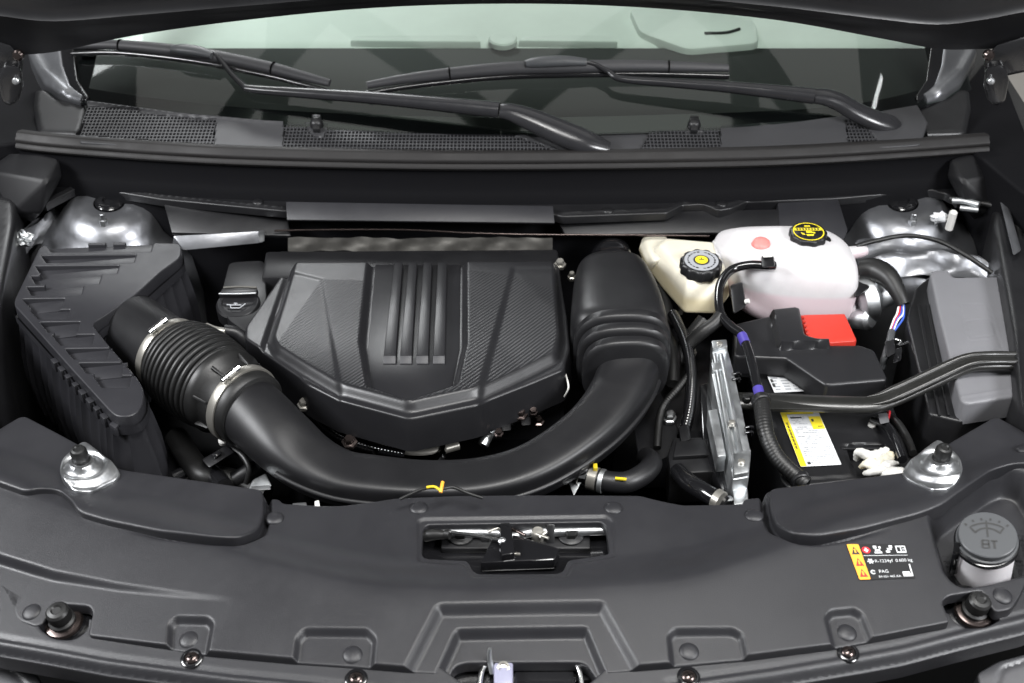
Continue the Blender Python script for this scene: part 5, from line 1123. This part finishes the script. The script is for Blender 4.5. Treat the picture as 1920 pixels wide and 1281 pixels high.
for k, (a, b) in enumerate([((-2.6, .2), (.6, 2.6)), ((-.9, .2), (2.2, 2.4)), ((2.4, .3), (-.6, 2.7)), ((.7, .2), (-2.3, 2.4)), ((-1.5, .3), (-1.3, 2.6)), ((1.35, .3), (1.15, 2.6))]):
    d_ = np.array([b[0]-a[0], b[1]-a[1]]); L_ = np.linalg.norm(d_)
    o = box('ceiling_beam', ((a[0]+b[0])/2, (a[1]+b[1])/2, 3.0+.1*k), (L_, .16, .10), 'cowl_dark', None, .01, (0, 0, math.degrees(math.atan2(d_[1], d_[0]))))
    struct(o)

# more loose lines in the dark gaps
t = thing('harness_loom', 'black corrugated wiring loom between the resonator and the control module', 'harness')
tube('loom', [(1262, 590, -.06), (1285, 640, -.05), (1296, 700, -.06), (1292, 770, -.075), (1280, 820, -.09)], .009, 'gloss_black', t, n=12, corr=(.005, .05))
tube('branch', [(1296, 700, -.06), (1270, 730, -.07), (1240, 770, -.09), (1232, 840, -.10)], .006, 'rubber', t, n=10, corr=(.004, .05))
hull('plug', [P(x, y, z) for x, y in ((1272, 800), (1292, 796), (1296, 824), (1276, 830)) for z in (-.07, -.095)], 'black_plastic', t, .003)
t = thing('coil_wiring', 'wiring and brackets in the gap between the engine cover and the duct', 'wiring')
tube('loom', [(560, 742, -.07), (600, 785, -.075), (640, 818, -.08), (690, 838, -.085), (760, 852, -.09)], .008, 'gloss_black', t, n=10, corr=(.005, .05))
tube('loom', [(900, 830, -.085), (960, 790, -.08), (1010, 770, -.075), (1062, 728, -.07)], .008, 'gloss_black', t, n=10, corr=(.005, .05))
for px, py in ((948, 800), (985, 790), (1020, 752), (1048, 732), (600, 772)): hull('plug', [P(px+a, py+b, z) for a, b in ((-9, -7), (9, -9), (11, 7), (-8, 9)) for z in (-.065, -.09)], 'black_plastic', t, .003)
for px, py in ((935, 812), (1000, 772), (1036, 742)): lathe('bolt', P(px, py, -.06), (0, -.3, 1), [(.007, -.005), (.007, 0), (.005, .001), (.005, .006)], 'screw', t, n=6, sharp=20)
tube('thin_wire', [(1060, 700, -.03), (1066, 726, -.03), (1058, 744, -.05)], .0014, 'connector_white', t, n=6)
t = thing('battery_cable', 'black battery cables beside the terminal at the right of the battery', 'cable')
tube('cable', [(1636, 786, -.075), (1664, 800, -.07), (1680, 830, -.065), (1692, 862, -.06)], .007, 'gloss_black', t, n=12)
tube('cable', [(1650, 770, -.09), (1680, 790, -.08), (1700, 820, -.08), (1712, 850, -.075)], .006, 'rubber', t, n=12)
tube('red_wire', [(1660, 780, -.08), (1668, 772, -.07), (1664, 790, -.075)], .002, 'wire_red', t, n=8)
hull('plug', [P(x, y, z) for x, y in ((1646, 776), (1664, 774), (1668, 792), (1650, 796)) for z in (-.06, -.08)], 'lamp_housing', t, .002)
# ================================================================ finish: put every thing's empty at the base of its parts
bpy.context.view_layer.update()
for e in [o for o in bpy.data.objects if o.type == 'EMPTY' and o.parent is None]:
    lo = Vector((1e9,)*3); hi = Vector((-1e9,)*3)
    for c in e.children:
        if c.type != 'MESH': continue
        w = c.matrix_world
        for b in c.bound_box:
            p = w @ Vector(b); lo = Vector(map(min, lo, p)); hi = Vector(map(max, hi, p))
    if lo.x > 1e8: continue
    n = Vector(((lo.x+hi.x)/2, (lo.y+hi.y)/2, lo.z)); d = n-e.location; e.location = n
    for c in e.children: c.location = c.location-d
